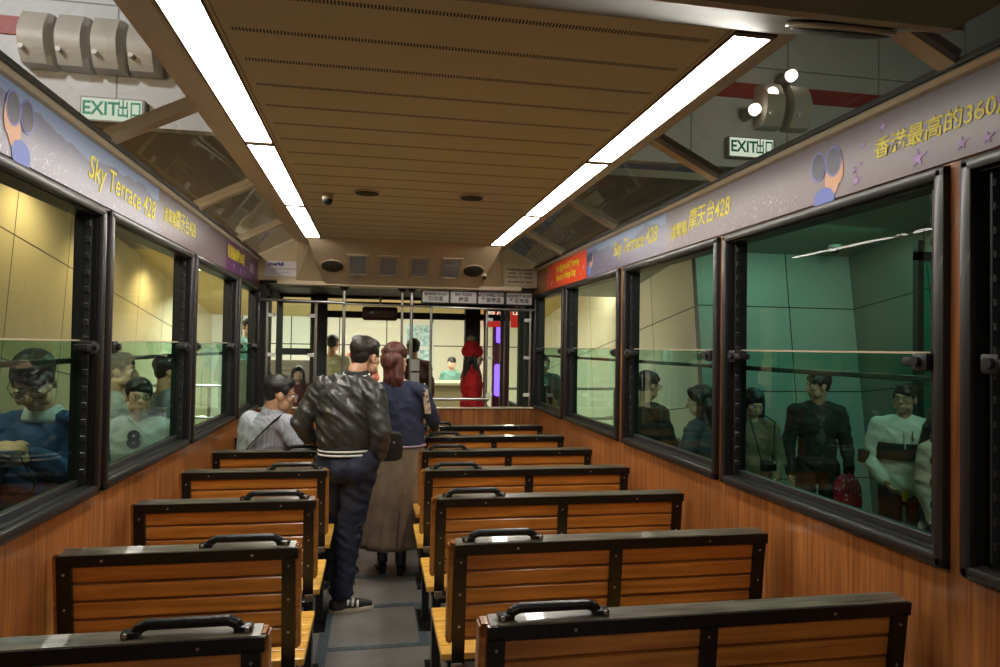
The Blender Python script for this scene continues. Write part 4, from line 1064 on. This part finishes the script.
# --- woman with the long skirt
t = thing('person', 'standing woman seen from behind in navy cardigan and long brown skirt', 'person', (.02, 4.85, 0))
hc = V((-.085, 4.86, 1.49)); HR = Rot(RAD(-35), RAD(14)); neck = V((-.07,4.83,1.37)); shL = V((-.175,4.83,1.285)); shR = V((.095,4.80,1.275))
elL = V((-.23,4.87,1.06)); wrL = V((-.15,5.02,.98)); elR = V((.185,4.90,1.075)); wrR = V((.215,5.08,1.00))
kn = {-1: V((-.12,4.87,.47)), 1: V((.0,4.87,.47))}; an = {-1: V((-.15,4.90,.10)), 1: V((-.025,4.84,.10))}
body = head_parts(hc, HR, .97)+[('c', hc+HR @ V((0,-.02,-.05)), neck, .045, .05), ('e', V((-.03,4.84,1.18)), (.125,.09,.18)), ('e', V((-.01,4.85,.95)), (.14,.11,.14))]
for a, b_, c in ((shL, elL, wrL), (shR, elR, wrR)):
    body += [('c', neck+V((0,0,-.05)), a+V((0,0,-.01)), .025, .028), ('c', a, b_, .034, .032), ('c', b_, c, .032, .022)]
    body += hand_parts(c, c-b_, (0,.2,-1), (-1 if a is shR else 1, .2, 0), .92, .5)
for s in (-1, 1): body += [('c', V((-.03+s*.075,4.85,.9)), kn[s], .08, .05), ('c', kn[s], an[s], .048, .032)]
bo = blob('body', body, SK2, t, .0055, 2); eyes(hc, HR, bo, .97)
CARD = cloth('cardigan', (.028,.034,.075), .85, .3, 30)
cj = [('l', [oval(V((x, y, z)), rx, ry, RAD(4), n=28) for x, y, z, rx, ry in ((-.015,4.85,.90,.145,.115),(-.015,4.85,.93,.150,.12),(-.02,4.845,1.02,.142,.112),(-.03,4.84,1.12,.142,.108),(-.04,4.835,1.22,.140,.10),(-.05,4.835,1.29,.115,.085),(-.065,4.835,1.345,.065,.06))])]
cj += [('c', V((-.10,4.83,1.31)), shL, .045, .052), ('c', V((0,4.82,1.31)), shR, .045, .054), ('c', shL, elL, .056, .048), ('c', elL, wrL, .048, .036), ('c', shR, elR, .058, .050), ('c', elR, wrR, .050, .036)]
blob('cardigan', cj, CARD, t, .007, 3, fold=(.006, 8, 12, .4))
B().loft([oval((-.015,4.85,z), rx, ry, RAD(4), n=30) for z, rx, ry in ((.893,.140,.112),(.895,.154,.124),(.905,.155,.125),(.907,.14,.112))]).obj('cardigan_trim', plain('trim_lilac', (.45,.35,.5), .7), t, True)
SKIRT = cloth('skirt_tweed', (.22,.155,.105), .9, .25, 60, .25)
b = B(); b.loft([oval((x, 4.86, z), rx, ry, 0, n=90, wob=w, k=13, ph=z*2.2) for x, z, rx, ry, w in ((-.02,.95,.12,.10,0),(-.025,.90,.150,.122,.002),(-.03,.80,.168,.14,.006),(-.05,.60,.182,.155,.014),(-.07,.40,.203,.17,.022),(-.085,.24,.222,.185,.030),(-.088,.205,.224,.186,.032),(-.085,.22,.20,.17,.03),(-.05,.5,.15,.13,0))])
so = b.obj('long_skirt', SKIRT, t, True)
B().tube([(-.015,4.735,.86),(-.035,4.71,.60),(-.06,4.675,.24)], .0035, 6).obj('back_seam', plain('seam', (.07,.05,.035), .9), so, True)
T = lambda x, y, z: hc+HR @ V((x, y, z))
hp = [('e', T(0,-.02,.045), (.084,.100,.084), HR), ('e', T(0,-.07,-.01), (.075,.05,.08), HR), ('e', T(0,.04,.078), (.056,.045,.03), HR)]
random.seed(3)
for i in range(26):
    a = random.uniform(-.075,.075); p0 = T(a, -.075+abs(a)*.3, random.uniform(-.05,.06)); p1 = p0+V((random.uniform(-.02,.03), random.uniform(-.03,-.0), -random.uniform(.10,.17))); p2 = p1+V((random.uniform(-.02,.02), random.uniform(-.01,.02), -random.uniform(.03,.07)))
    hp += [('c', p0, p1, .020, .017), ('c', p1, p2, .017, .006)]
blob('hair', hp, HAIRB, t, .006, 1)
# ankle boots with heels
BOOT = plain('boot', (.012,.012,.013), .25, coat=.5)
for s in (-1, 1):
    g = V((an[s].x, an[s].y, 0)); d = V((.12*s, 1, 0)).normalized()
    sh = blob('boot', [('c', g+V((0,0,.27)), g+V((0,0,.09)), .042, .038), ('c', g+V((0,0,.085)), g+d*.10+V((0,0,.035)), .036, .030), ('c', g+d*.10+V((0,0,.033)), g+d*.14+V((0,0,.028)), .030, .024)], BOOT, t, .006, 2)
    B().cyl(g-d*.02, g-d*.02+V((0,0,.06)), .020, .030, 16).obj('heel', BOOT, sh, 'auto')
    B().box(-.032, .032, .05, .17, 0.001, .016, .004, mat=frame(g, (d.y,-d.x,0), d) @ Matrix.Identity(4) if False else Matrix.Translation(g) @ Matrix.Rotation(-math.atan2(d.x, d.y), 4, 'Z')).obj('sole', M['dark'], sh)
b = B(); b.hexa([(.105,4.745,1.30),(.135,4.75,1.295),(.14,4.745,1.27),(.10,4.74,1.27)], [(.125,4.79,1.15),(.165,4.81,1.15),(.165,4.80,1.12),(.12,4.78,1.12)])
b.obj('patterned_strap', plain('strap_pattern', (.55,.42,.28), .7, noise=.9, nscale=60), t)

# --- seated man with spectacles
t = thing('person', 'seated man with spectacles in striped pale shirt and black shoulder strap', 'person', (-.85, 4.68, .515))
hc = V((-.825, 4.60, 1.262)); HR = Rot(RAD(-75), RAD(10), 0); neck = V((-.87,4.60,1.15)); shL = V((-1.01,4.64,1.085)); shR = V((-.78,4.52,1.08))
elL = V((-1.04,4.68,.84)); wrL = V((-.78,4.78,.80)); elR = V((-.66,4.50,.90)); wrR = V((-.575,4.42,.975)); hipL = V((-.93,4.76,.63)); hipR = V((-.86,4.60,.63))
knL = V((-.55,4.86,.60)); knR = V((-.52,4.66,.60)); anL = V((-.50,4.88,.11)); anR = V((-.52,4.66,.11))
body = head_parts(hc, HR)+[('c', hc+HR @ V((0,-.02,-.05)), neck, .056, .062), ('e', V((-.89,4.65,.95)), (.09,.09,.18)), ('e', V((-.90,4.68,.68)), (.12,.16,.12))]
for a, b_, c in ((shL, elL, wrL), (shR, elR, wrR)): body += [('c', neck+V((0,0,-.06)), a+V((0,0,-.01)), .028, .030), ('c', a, b_, .038, .034), ('c', b_, c, .036, .026)]
body += hand_parts(wrL, V((1,0,0)), V((0,0,-1)), V((0,-1,0)), 1, .4)+hand_parts(wrR, V((.6,-.2,.25)), V((.3,-.4,-.6)), V((0,.3,1)), 1, .7)
for a, b_, c in ((hipL, knL, anL), (hipR, knR, anR)): body += [('c', a, b_, .08, .055), ('c', b_, c, .05, .035)]
bo = blob('body', body, SK, t, .0055, 2); eyes(hc, HR, bo); spectacles(hc, HR, t, 1, M['bolt'])
short_hair('hair', hc, HR, t, HAIR, 1.0, .0055)
def stripes():
    m, nt, out = newmat('shirt_striped'); b = N(nt, 'ShaderNodeBsdfPrincipled'); b.inputs['Roughness'].default_value = .8
    tc = N(nt, 'ShaderNodeTexCoord'); w = N(nt, 'ShaderNodeTexWave'); w.inputs['Scale'].default_value = 28; w.inputs['Distortion'].default_value = 1.0; w.bands_direction = 'DIAGONAL'
    r = N(nt, 'ShaderNodeValToRGB'); r.color_ramp.elements[0].color = (.38,.40,.48,1); r.color_ramp.elements[1].color = (.52,.53,.60,1)
    mp = N(nt, 'ShaderNodeMapping'); mp.inputs['Scale'].default_value = (1,1,.02)
    nt.links.new(tc.outputs['Object'], mp.inputs[0]); nt.links.new(mp.outputs[0], w.inputs[0]); nt.links.new(w.outputs[0], r.inputs[0]); nt.links.new(r.outputs[0], b.inputs[0]); nt.links.new(b.outputs[0], out.inputs[0])
    n = N(nt, 'ShaderNodeTexNoise'); n.inputs['Scale'].default_value = 14; bp = N(nt, 'ShaderNodeBump'); bp.inputs['Strength'].default_value = .5; bp.inputs['Distance'].default_value = .015
    nt.links.new(n.outputs[0], bp.inputs['Height']); nt.links.new(bp.outputs[0], b.inputs['Normal']); return m
SH = stripes()
sp = [('l', [oval((x, y, z), rx, ry, RAD(-35), n=28) for x, y, z, rx, ry in ((-.93,4.70,.58,.175,.15),(-.93,4.69,.70,.185,.155),(-.92,4.67,.85,.182,.145),(-.90,4.64,.98,.178,.13),(-.88,4.61,1.07,.155,.115),(-.865,4.60,1.125,.105,.09),(-.86,4.60,1.15,.075,.07))])]
sp += [('c', V((-.94,4.63,1.09)), shL, .055, .070), ('c', V((-.82,4.57,1.09)), shR, .055, .066), ('c', shL, elL, .073, .060), ('c', elL, wrL, .058, .042), ('c', shR, elR, .070, .055), ('c', elR, wrR+V((-.02,0,-.01)), .054, .040)]
blob('striped_shirt', sp, SH, t, .007, 3, fold=(.008, 9, 10, -.6))
B().loft([oval((-.86,4.60,z), r_, r_*.95, 0, n=30, tilt=(-.2,.1)) for z, r_ in ((1.125,.080),(1.14,.082),(1.175,.068),(1.185,.062))]).obj('collar', SH, t, True)
pp = [('e', V((-.91,4.70,.62)), (.13,.17,.10))]
for a, b_, c in ((hipL, knL, anL), (hipR, knR, anR)): pp += [('c', a, b_, .092, .072), ('c', b_, c, .070, .055)]
blob('trousers', pp, cloth('trousers_dark', (.02,.02,.025)), t, .008, 2)
t.location.z = 0
for ch in t.children: ch.location.z = 0
def fixz(o):
    for ch in o.children:
        ch.data.transform(Matrix.Translation((0,0,.515))) if ch.data.users == 1 else None
        fixz(ch)
fixz(t)
shoes(t, [(anL, (1, .2)), (anR, (1, .05))], M['dark'], M['grey'])
# strap across the back (follows shirt surface) 
pts = [V((-.800,4.475,1.135)), V((-.845,4.462,1.10)), V((-.91,4.470,1.035)), V((-.975,4.510,.965)), V((-1.03,4.575,.90)), V((-1.06,4.64,.84))]
b = B()
for a, c in zip(pts, pts[1:]):
    u = V((.55, .1, .82)).normalized()*.022; n_ = V((-.35, -.93, 0)).normalized()*.006
    a = a+n_*2.2; c = c+n_*2.2
    b.hexa([a-u-n_, a+u-n_, a+u+n_, a-u+n_], [c-u-n_, c+u-n_, c+u+n_, c-u+n_])
so = b.obj('camera_strap', M['dark'], t)
text('Canon', .026, wst, frame((pts[1]+pts[2])/2+V((-.008,-.024,0)), (pts[1]-pts[2]), (.7,0,.7)), 'lettering', so)
B().box(-.97,-.962,4.492,4.50,.965,1.0).obj('strap_buckle', wst, so)
# camera on the bench handle
t = thing('video_camera', 'small black camera held up by the seated man over the bench handle', 'camera', (-.55, 4.36, 1.0))
B().box(-.60,-.50,4.355,4.425,1.000,1.062,.010).obj('camera_body', M['black'], t, 'auto')
B().cyl((-.535,4.355,1.03), (-.535,4.310,1.03), .024, .022, 20).obj('lens_barrel', M['iron'], t, 'auto')
B().cyl((-.535,4.312,1.03), (-.535,4.308,1.03), .017, n=20).obj('front_lens', M['glass_clear'], t)
B().box(-.575,-.545,4.37,4.40,1.060,1.075,.003).obj('viewfinder', M['black'], t)

# ------------------------------------------------------------------ people on the platforms
PR = -.28
dk1 = cloth('coat_black', (.022,.026,.022)); dk2 = cloth('trousers_black', (.015,.015,.018))
t, P, hc, HR, Ry, wr, k = stander('man in black open hooded jacket standing beyond the large right window', (3.48, 5.25, PR), 1.70, RAD(160), dk1, dk2, headR=Rot(RAD(-75), 0), hoff=(0,0))
B().loft([oval(P(0,.075,z), .05*k, .045*k, RAD(160), n=20) for z in (1.05,1.15,1.25,1.36)]).obj('grey_jumper', cloth('jumper_grey', (.09,.08,.075)), t, True)
# red dotted backpack
t2 = thing('backpack', 'red backpack with white dots held low beside the man in black', 'bag', (3.62, 5.08, .2))
def dots():
    m, nt, out = newmat('dotted_red'); b = N(nt, 'ShaderNodeBsdfPrincipled'); b.inputs['Roughness'].default_value = .6
    tc = N(nt, 'ShaderNodeTexCoord'); v = N(nt, 'ShaderNodeTexVoronoi'); v.inputs['Scale'].default_value = 26; v.inputs['Randomness'].default_value = .3
    r = N(nt, 'ShaderNodeValToRGB'); r.color_ramp.elements[0].position = .24; r.color_ramp.elements[0].color = (.8,.5,.5,1); r.color_ramp.elements[1].position = .28; r.color_ramp.elements[1].color = (.55,.02,.06,1)
    nt.links.new(tc.outputs['Object'], v.inputs[0]); nt.links.new(v.outputs['Distance'], r.inputs[0]); nt.links.new(r.outputs[0], b.inputs[0]); nt.links.new(b.outputs[0], out.inputs[0]); return m
blob('pack_body', [('e', V((3.62,5.06,.44)), (.12,.09,.16)), ('e', V((3.62,5.0,.38)), (.09,.06,.10))], dots(), t2, .01, 2)
B().tube([V((3.60,5.04,.58)), V((3.60,5.05,.66)), V((3.66,5.05,.66)), V((3.66,5.04,.58))], .010).obj('pack_handle', M['dark'], t2, 'auto')
# black and white jacket man
cream = cloth('jacket_cream', (.62,.64,.58))
t, P, hc, HR, Ry, wr, k = stander('man with spectacles in cream jacket with black chest band near window edge', (3.72, 4.56, PR), 1.64, RAD(150), cream, dk2, headR=Rot(RAD(-25), RAD(-3)), glasses=True, armpose={-1: ((-.27,-.02,1.14), (-.17,.05,.95)), 1: ((.24,0,1.1),(.16,.14,.97))}, thick=1.08)
B().loft([oval(P(0,0,z), .222*k, .150*k, RAD(150), n=36) for z in (1.13,1.14,1.25,1.26)]).obj('black_band', dk1, t, True)
for s_ in (-1, 1): B().cyl(P(s_*.255,-.01,1.18), P(s_*.262,-.01,1.08), .068*k, .064*k, 18).obj('sleeve_band', dk1, t, 'auto')
B().tube([P(.02,.14,1.36), P(.02,.148,1.22)], .004).obj('drawstring', M['white'], t, 'auto'); B().tube([P(-.03,.14,1.36), P(-.035,.148,1.28)], .004).obj('drawstring', M['dark'], t, 'auto')
B().box(-.02,.02,-.005,.005,-.04,.04,.003, mat=Matrix.Translation(P(.02,.14,.86))).obj('yellow_tag', plain('tag_yellow', (.7,.45,.03), .5), t)
# long haired woman
t, P, hc, HR, Ry, wr, k = stander('young woman with long black hair looking down, camera hanging at her waist', (2.70, 4.95, PR), 1.57, RAD(175), cloth('coat_olive', (.15,.14,.09)), cloth('trousers_olive', (.08,.075,.06)), 'long', SK2, headR=Rot(0, RAD(22)), arms='low', hem=-.08)
t2 = thing('camera', 'compact camera hanging at the waist of the long haired woman', 'camera', (2.70, 4.74, .68))
B().box(2.64,2.76,4.70,4.75,.69,.77,.01).obj('camera_body', M['black'], t2, 'auto'); B().cyl((2.70,4.70,.73),(2.70,4.66,.73),.025,.022,18).obj('lens_barrel', M['iron'], t2, 'auto'); B().ell((2.735,4.698,.757),(.008,.006,.006)).obj('flash', M['white'], t2, True)
B().tube([V((2.65,4.73,.76)), V((2.60,4.80,1.05)), V((2.70,4.98,1.16)), V((2.80,4.80,1.05)), V((2.75,4.73,.76))], .005).obj('neck_strap', M['dark'], t2, 'auto')
# dark coat man third window
t, P, hc, HR, Ry, wr, k = stander('young man with spectacles in dark coat, profile, beyond the third right window', (1.96, 5.30, PR), 1.69, RAD(-70), cloth('coat_dark', (.03,.028,.024)), dk2, headR=Rot(0, RAD(8)), glasses=True, arms='front', armpose={})
t, P, hc, HR, Ry, wr, k = stander('woman with long dark hair in denim jacket turned away beyond the third right window', (2.14, 4.68, PR), 1.61, RAD(40), cloth('denim', (.05,.065,.085)), cloth('red_trousers', (.5,.03,.03)), 'long', SK2, headR=Rot(RAD(20), RAD(10)), arms='front')
t, P, hc, HR, Ry, wr, k = stander('person in pale pink coat cut by the right edge of the large window', (3.62, 4.12, PR), 1.50, RAD(200), cloth('coat_pink', (.50,.38,.32)), dk2, 'long', SK2, headR=Rot(RAD(0), RAD(10)), hem=-.2, thick=1.1)
# people at left
PL_ = -.12
t, P, hc, HR, Ry, wr, k = stander('man with spectacles in blue pullover bent over a camera outside the nearest left window', (-1.60, 3.20, PL_), 1.66, RAD(184), cloth('pullover_blue', (.02,.055,.16)), dk2, 'short', SK, .007, lean=.0, headR=Rot(RAD(6), RAD(32)), glasses=True, armpose={-1: ((-.23,.06,1.14),(-.055,.26,1.30)), 1: ((.23,.06,1.14),(.055,.26,1.30))}, thick=1.10, hoff=(0,.10))
B().loft([oval(P(0,.0,z), r_*k, r_*k, 0, n=26) for z, r_ in ((1.42,.085),(1.44,.088),(1.48,.070),(1.49,.064))]).obj('collar', cloth('collar_white', (.5,.5,.52)), t, True)
t2 = thing('camera', 'small silver camera in the hands of the man in the blue pullover', 'camera', tuple((wr[-1]+wr[1])/2))
cc = (wr[-1]+wr[1])/2+Ry @ V((0,.10,.015))
B().box(-.05,.05,-.015,.015,-.03,.03,.006, mat=Matrix.Translation(cc) @ Ry.to_4x4()).obj('camera_body', M['steel'], t2, 'auto')
B().cyl(cc+Ry @ V((0,.012,0)), cc+Ry @ V((0,.045,0)), .022, .02, 18).obj('lens_barrel', M['iron'], t2, 'auto')
B().tube([cc+V((.05,0,0)), cc+V((.09,.03,-.1)), cc+V((.02,.05,-.26))], .004).obj('wrist_cord', M['dark'], t2, 'auto')
t, P, hc, HR, Ry, wr, k = stander('dark haired man in pale jacket, profile, outside the second left window', (-1.80, 4.60, PL_), 1.64, RAD(-80), cloth('jacket_pale', (.42,.42,.42)), dk2, 'short', SK, headR=Rot(0, RAD(-4)))
t, P, hc, HR, Ry, wr, k = stander('child with spectacles in white number 8 jersey outside the second left window', (-1.56, 4.26, PL_), 1.50, RAD(-165), cloth('jersey_white', (.55,.55,.55)), dk2, 'short', SK2, headR=Rot(RAD(10), 0), glasses=True)
text('8', .13, inkm, frame(P(.02,.128,1.33), Ry @ V((-1,0,0)), (0,0,1)), 'lettering', t, bold=.006)
t, P, hc, HR, Ry, wr, k = stander('man in grey shirt turned away outside the second left window', (-1.62, 4.98, PL_), 1.62, RAD(-60), cloth('shirt_grey2', (.20,.22,.27)), dk2, 'short', SK, headR=Rot(0, RAD(5)))
t, P, hc, HR, Ry, wr, k = stander('young man in teal and white top standing high in the hall at the far left', (-1.95, 9.96, .2), 1.74, RAD(-150), cloth('top_teal', (.25,.5,.48)), dk2, 'short', SK, .011, headR=Rot(RAD(0), RAD(0)), arms='front')
# people in the front hall
t, P, hc, HR, Ry, wr, k = stander('man in cream shirt seen from behind in the hall ahead', (-.78, 9.3, 0), 1.73, RAD(-10), cloth('shirt_cream', (.58,.55,.34)), dk2, 'short', SK, .011)
t, P, hc, HR, Ry, wr, k = stander('person in red check jacket standing behind the cream shirted man', (-.46, 9.7, 0), 1.74, RAD(190), cloth('check_red', (.45,.10,.07), noise=.8), dk2, 'short', SK, .011, arms='front')
t, P, hc, HR, Ry, wr, k = stander('dark haired man in brown check shirt in the hall behind the auburn haired woman', (.24, 8.5, 0), 1.68, RAD(10), cloth('check_brown', (.09,.04,.035), noise=.9), dk2, 'short', SK, .010, headR=Rot(RAD(10), 0))
t, P, hc, HR, Ry, wr, k = stander('person in green top behind the service counter', (1.0, 11.0, 0), 1.42, RAD(150), cloth('top_green', (.12,.25,.2)), dk2, 'short', SK2, .012)
t, P, hc, HR, Ry, wr, k = stander('woman in red coat and red knitted hat facing right inside the driver cab', (.76, 7.0, 0), 1.60, RAD(-95), cloth('coat_red', (.62,.012,.02)), dk2, 'long', SK2, .009, headR=Rot(0, RAD(2)), hem=-.15, thick=1.05, arms='low')
B().loft([oval(P(0,-.005,z), r_*k, r_*k*1.05, RAD(-95), n=26) for z, r_ in ((1.36,.12),(1.42,.105),(1.49,.085),(1.51,.078))]).obj('scarf', cloth('scarf_red', (.55,.02,.02)), t, True)
HT = lambda x, y, z: hc+HR @ (V((x, y, z))*k)
ho = blob('knitted_hat', [('e', HT(0,-.02,.06), (.10,.115,.09), HR), ('e', HT(0,-.03,.11), (.075,.085,.07), HR)], cloth('hat_red', (.62,.015,.02), bscale=60), t, .009, 1)
B().ell(HT(0,-.04,.20), (.042,.042,.038)).obj('pompom', plain('fur', (.45,.33,.2), .9, bump=1, bscale=80), ho, True)
t, P, hc, HR, Ry, wr, k = stander('person with pale face mask seen through the farthest right window', (1.86, 8.35, 0), 1.50, RAD(180), cloth('coat_teal', (.10,.18,.17)), dk2, 'short', SK2, .011)
blob('face_mask', [('e', hc+HR @ V((0,.062,-.04))*k, (.045*k,.04*k,.038*k), HR)], plain('mask_blue', (.45,.62,.65), .7), t, .008, 1)
t, P, hc, HR, Ry, wr, k = stander('dark haired child seen through the farthest right window', (1.74, 7.75, 0), 1.17, RAD(20), cloth('coat_green', (.16,.24,.10)), dk2, 'long', SK2, .010)

t, P, hc, HR, Ry, wr, k = stander('dark haired child behind the left glass screen, nearer the window edge', (-1.42, 8.0, 0), 1.30, RAD(170), dk1, dk2, 'short', SK2, .011)
t, P, hc, HR, Ry, wr, k = stander('long haired girl in maroon top behind the left glass screen', (-1.10, 8.25, 0), 1.34, RAD(190), cloth('top_maroon', (.12,.03,.03)), dk2, 'long', SK2, .011)
# ------------------------------------------------------------------ lamps
def area(nm, p, tgt, e, col, sx, sy=None):
    ld = bpy.data.lights.new(nm, 'AREA'); ld.energy = e; ld.color = col; ld.shape = 'RECTANGLE'; ld.size = sx; ld.size_y = sy or sx
    lo = bpy.data.objects.new(nm, ld); COL.objects.link(lo); lo.location = p
    lo.rotation_euler = (V(tgt)-V(p)).to_track_quat('-Z', 'Y').to_euler(); return lo
def spot(nm, p, tgt, e, col, r=.06, ang=110):
    ld = bpy.data.lights.new(nm, 'SPOT'); ld.energy = e; ld.color = col; ld.shadow_soft_size = r; ld.spot_size = RAD(ang); ld.spot_blend = .8
    lo = bpy.data.objects.new(nm, ld); COL.objects.link(lo); lo.location = p
    lo.rotation_euler = (V(tgt)-V(p)).to_track_quat('-Z', 'Y').to_euler(); return lo
for i, y in enumerate((6.4, 7.9, 9.6)): spot('lamp_platform_left', (-2.75, y, 3.05-.14*(y-6.6)), (-3.2, y+.2, .8), 55, (1, .80, .48), .05, 140)
area('lamp_platform_left_near', (-2.6, 2.2, 3.4), (-2.3, 4.5, 1.2), 45, (1, .85, .6), .8, .8)
spot('lamp_upper_left', (-3.6, 2.6, 4.6), (-2.6, 5.4, 3.8), 420, (.80, .88, 1), .2, 62)
area('lamp_upper_right', (5.4, 3.0, 5.2), (3.6, 5.4, 3.8), 1, (.9, 1, .8), 1.0)
area('lamp_hall', (0, 10.8, 2.30), (0, 11.2, 0), 200, (1, .95, .8), 3.5, 3)
area('lamp_hall_left', (-2.2, 11.0, 2.3), (-2.2, 11.5, 0), 60, (.8, .92, 1), 1.2)
area('lamp_hall_right', (2.2, 8.6, 2.7), (3.0, 8.8, .8), 110, (1, .95, .75), 1.0, 2)
area('lamp_platform_right', (3.8, 5.6, 2.76), (3.7, 6.3, 0), 12, (.32, 1, .68), 1.6, .8)
area('lamp_platform_right_near', (3.0, 2.6, 3.2), (3.4, 5.2, .5), 26, (.85, 1, .80), .8)
area('lamp_saloon_rear', (0, -.4, 2.05), (0, -.2, 0), 10, (1, .93, .8), 1.0, .8)
w = bpy.data.worlds.new('world'); SC.world = w; w.use_nodes = True
w.node_tree.nodes['Background'].inputs[0].default_value = (.6,.7,.8,1); w.node_tree.nodes['Background'].inputs[1].default_value = .05
SC.view_settings.view_transform = 'Standard'; SC.view_settings.look = 'None'; SC.view_settings.exposure = 0.15
SC.view_settings.gamma = 1; SC.view_settings.use_curve_mapping = False
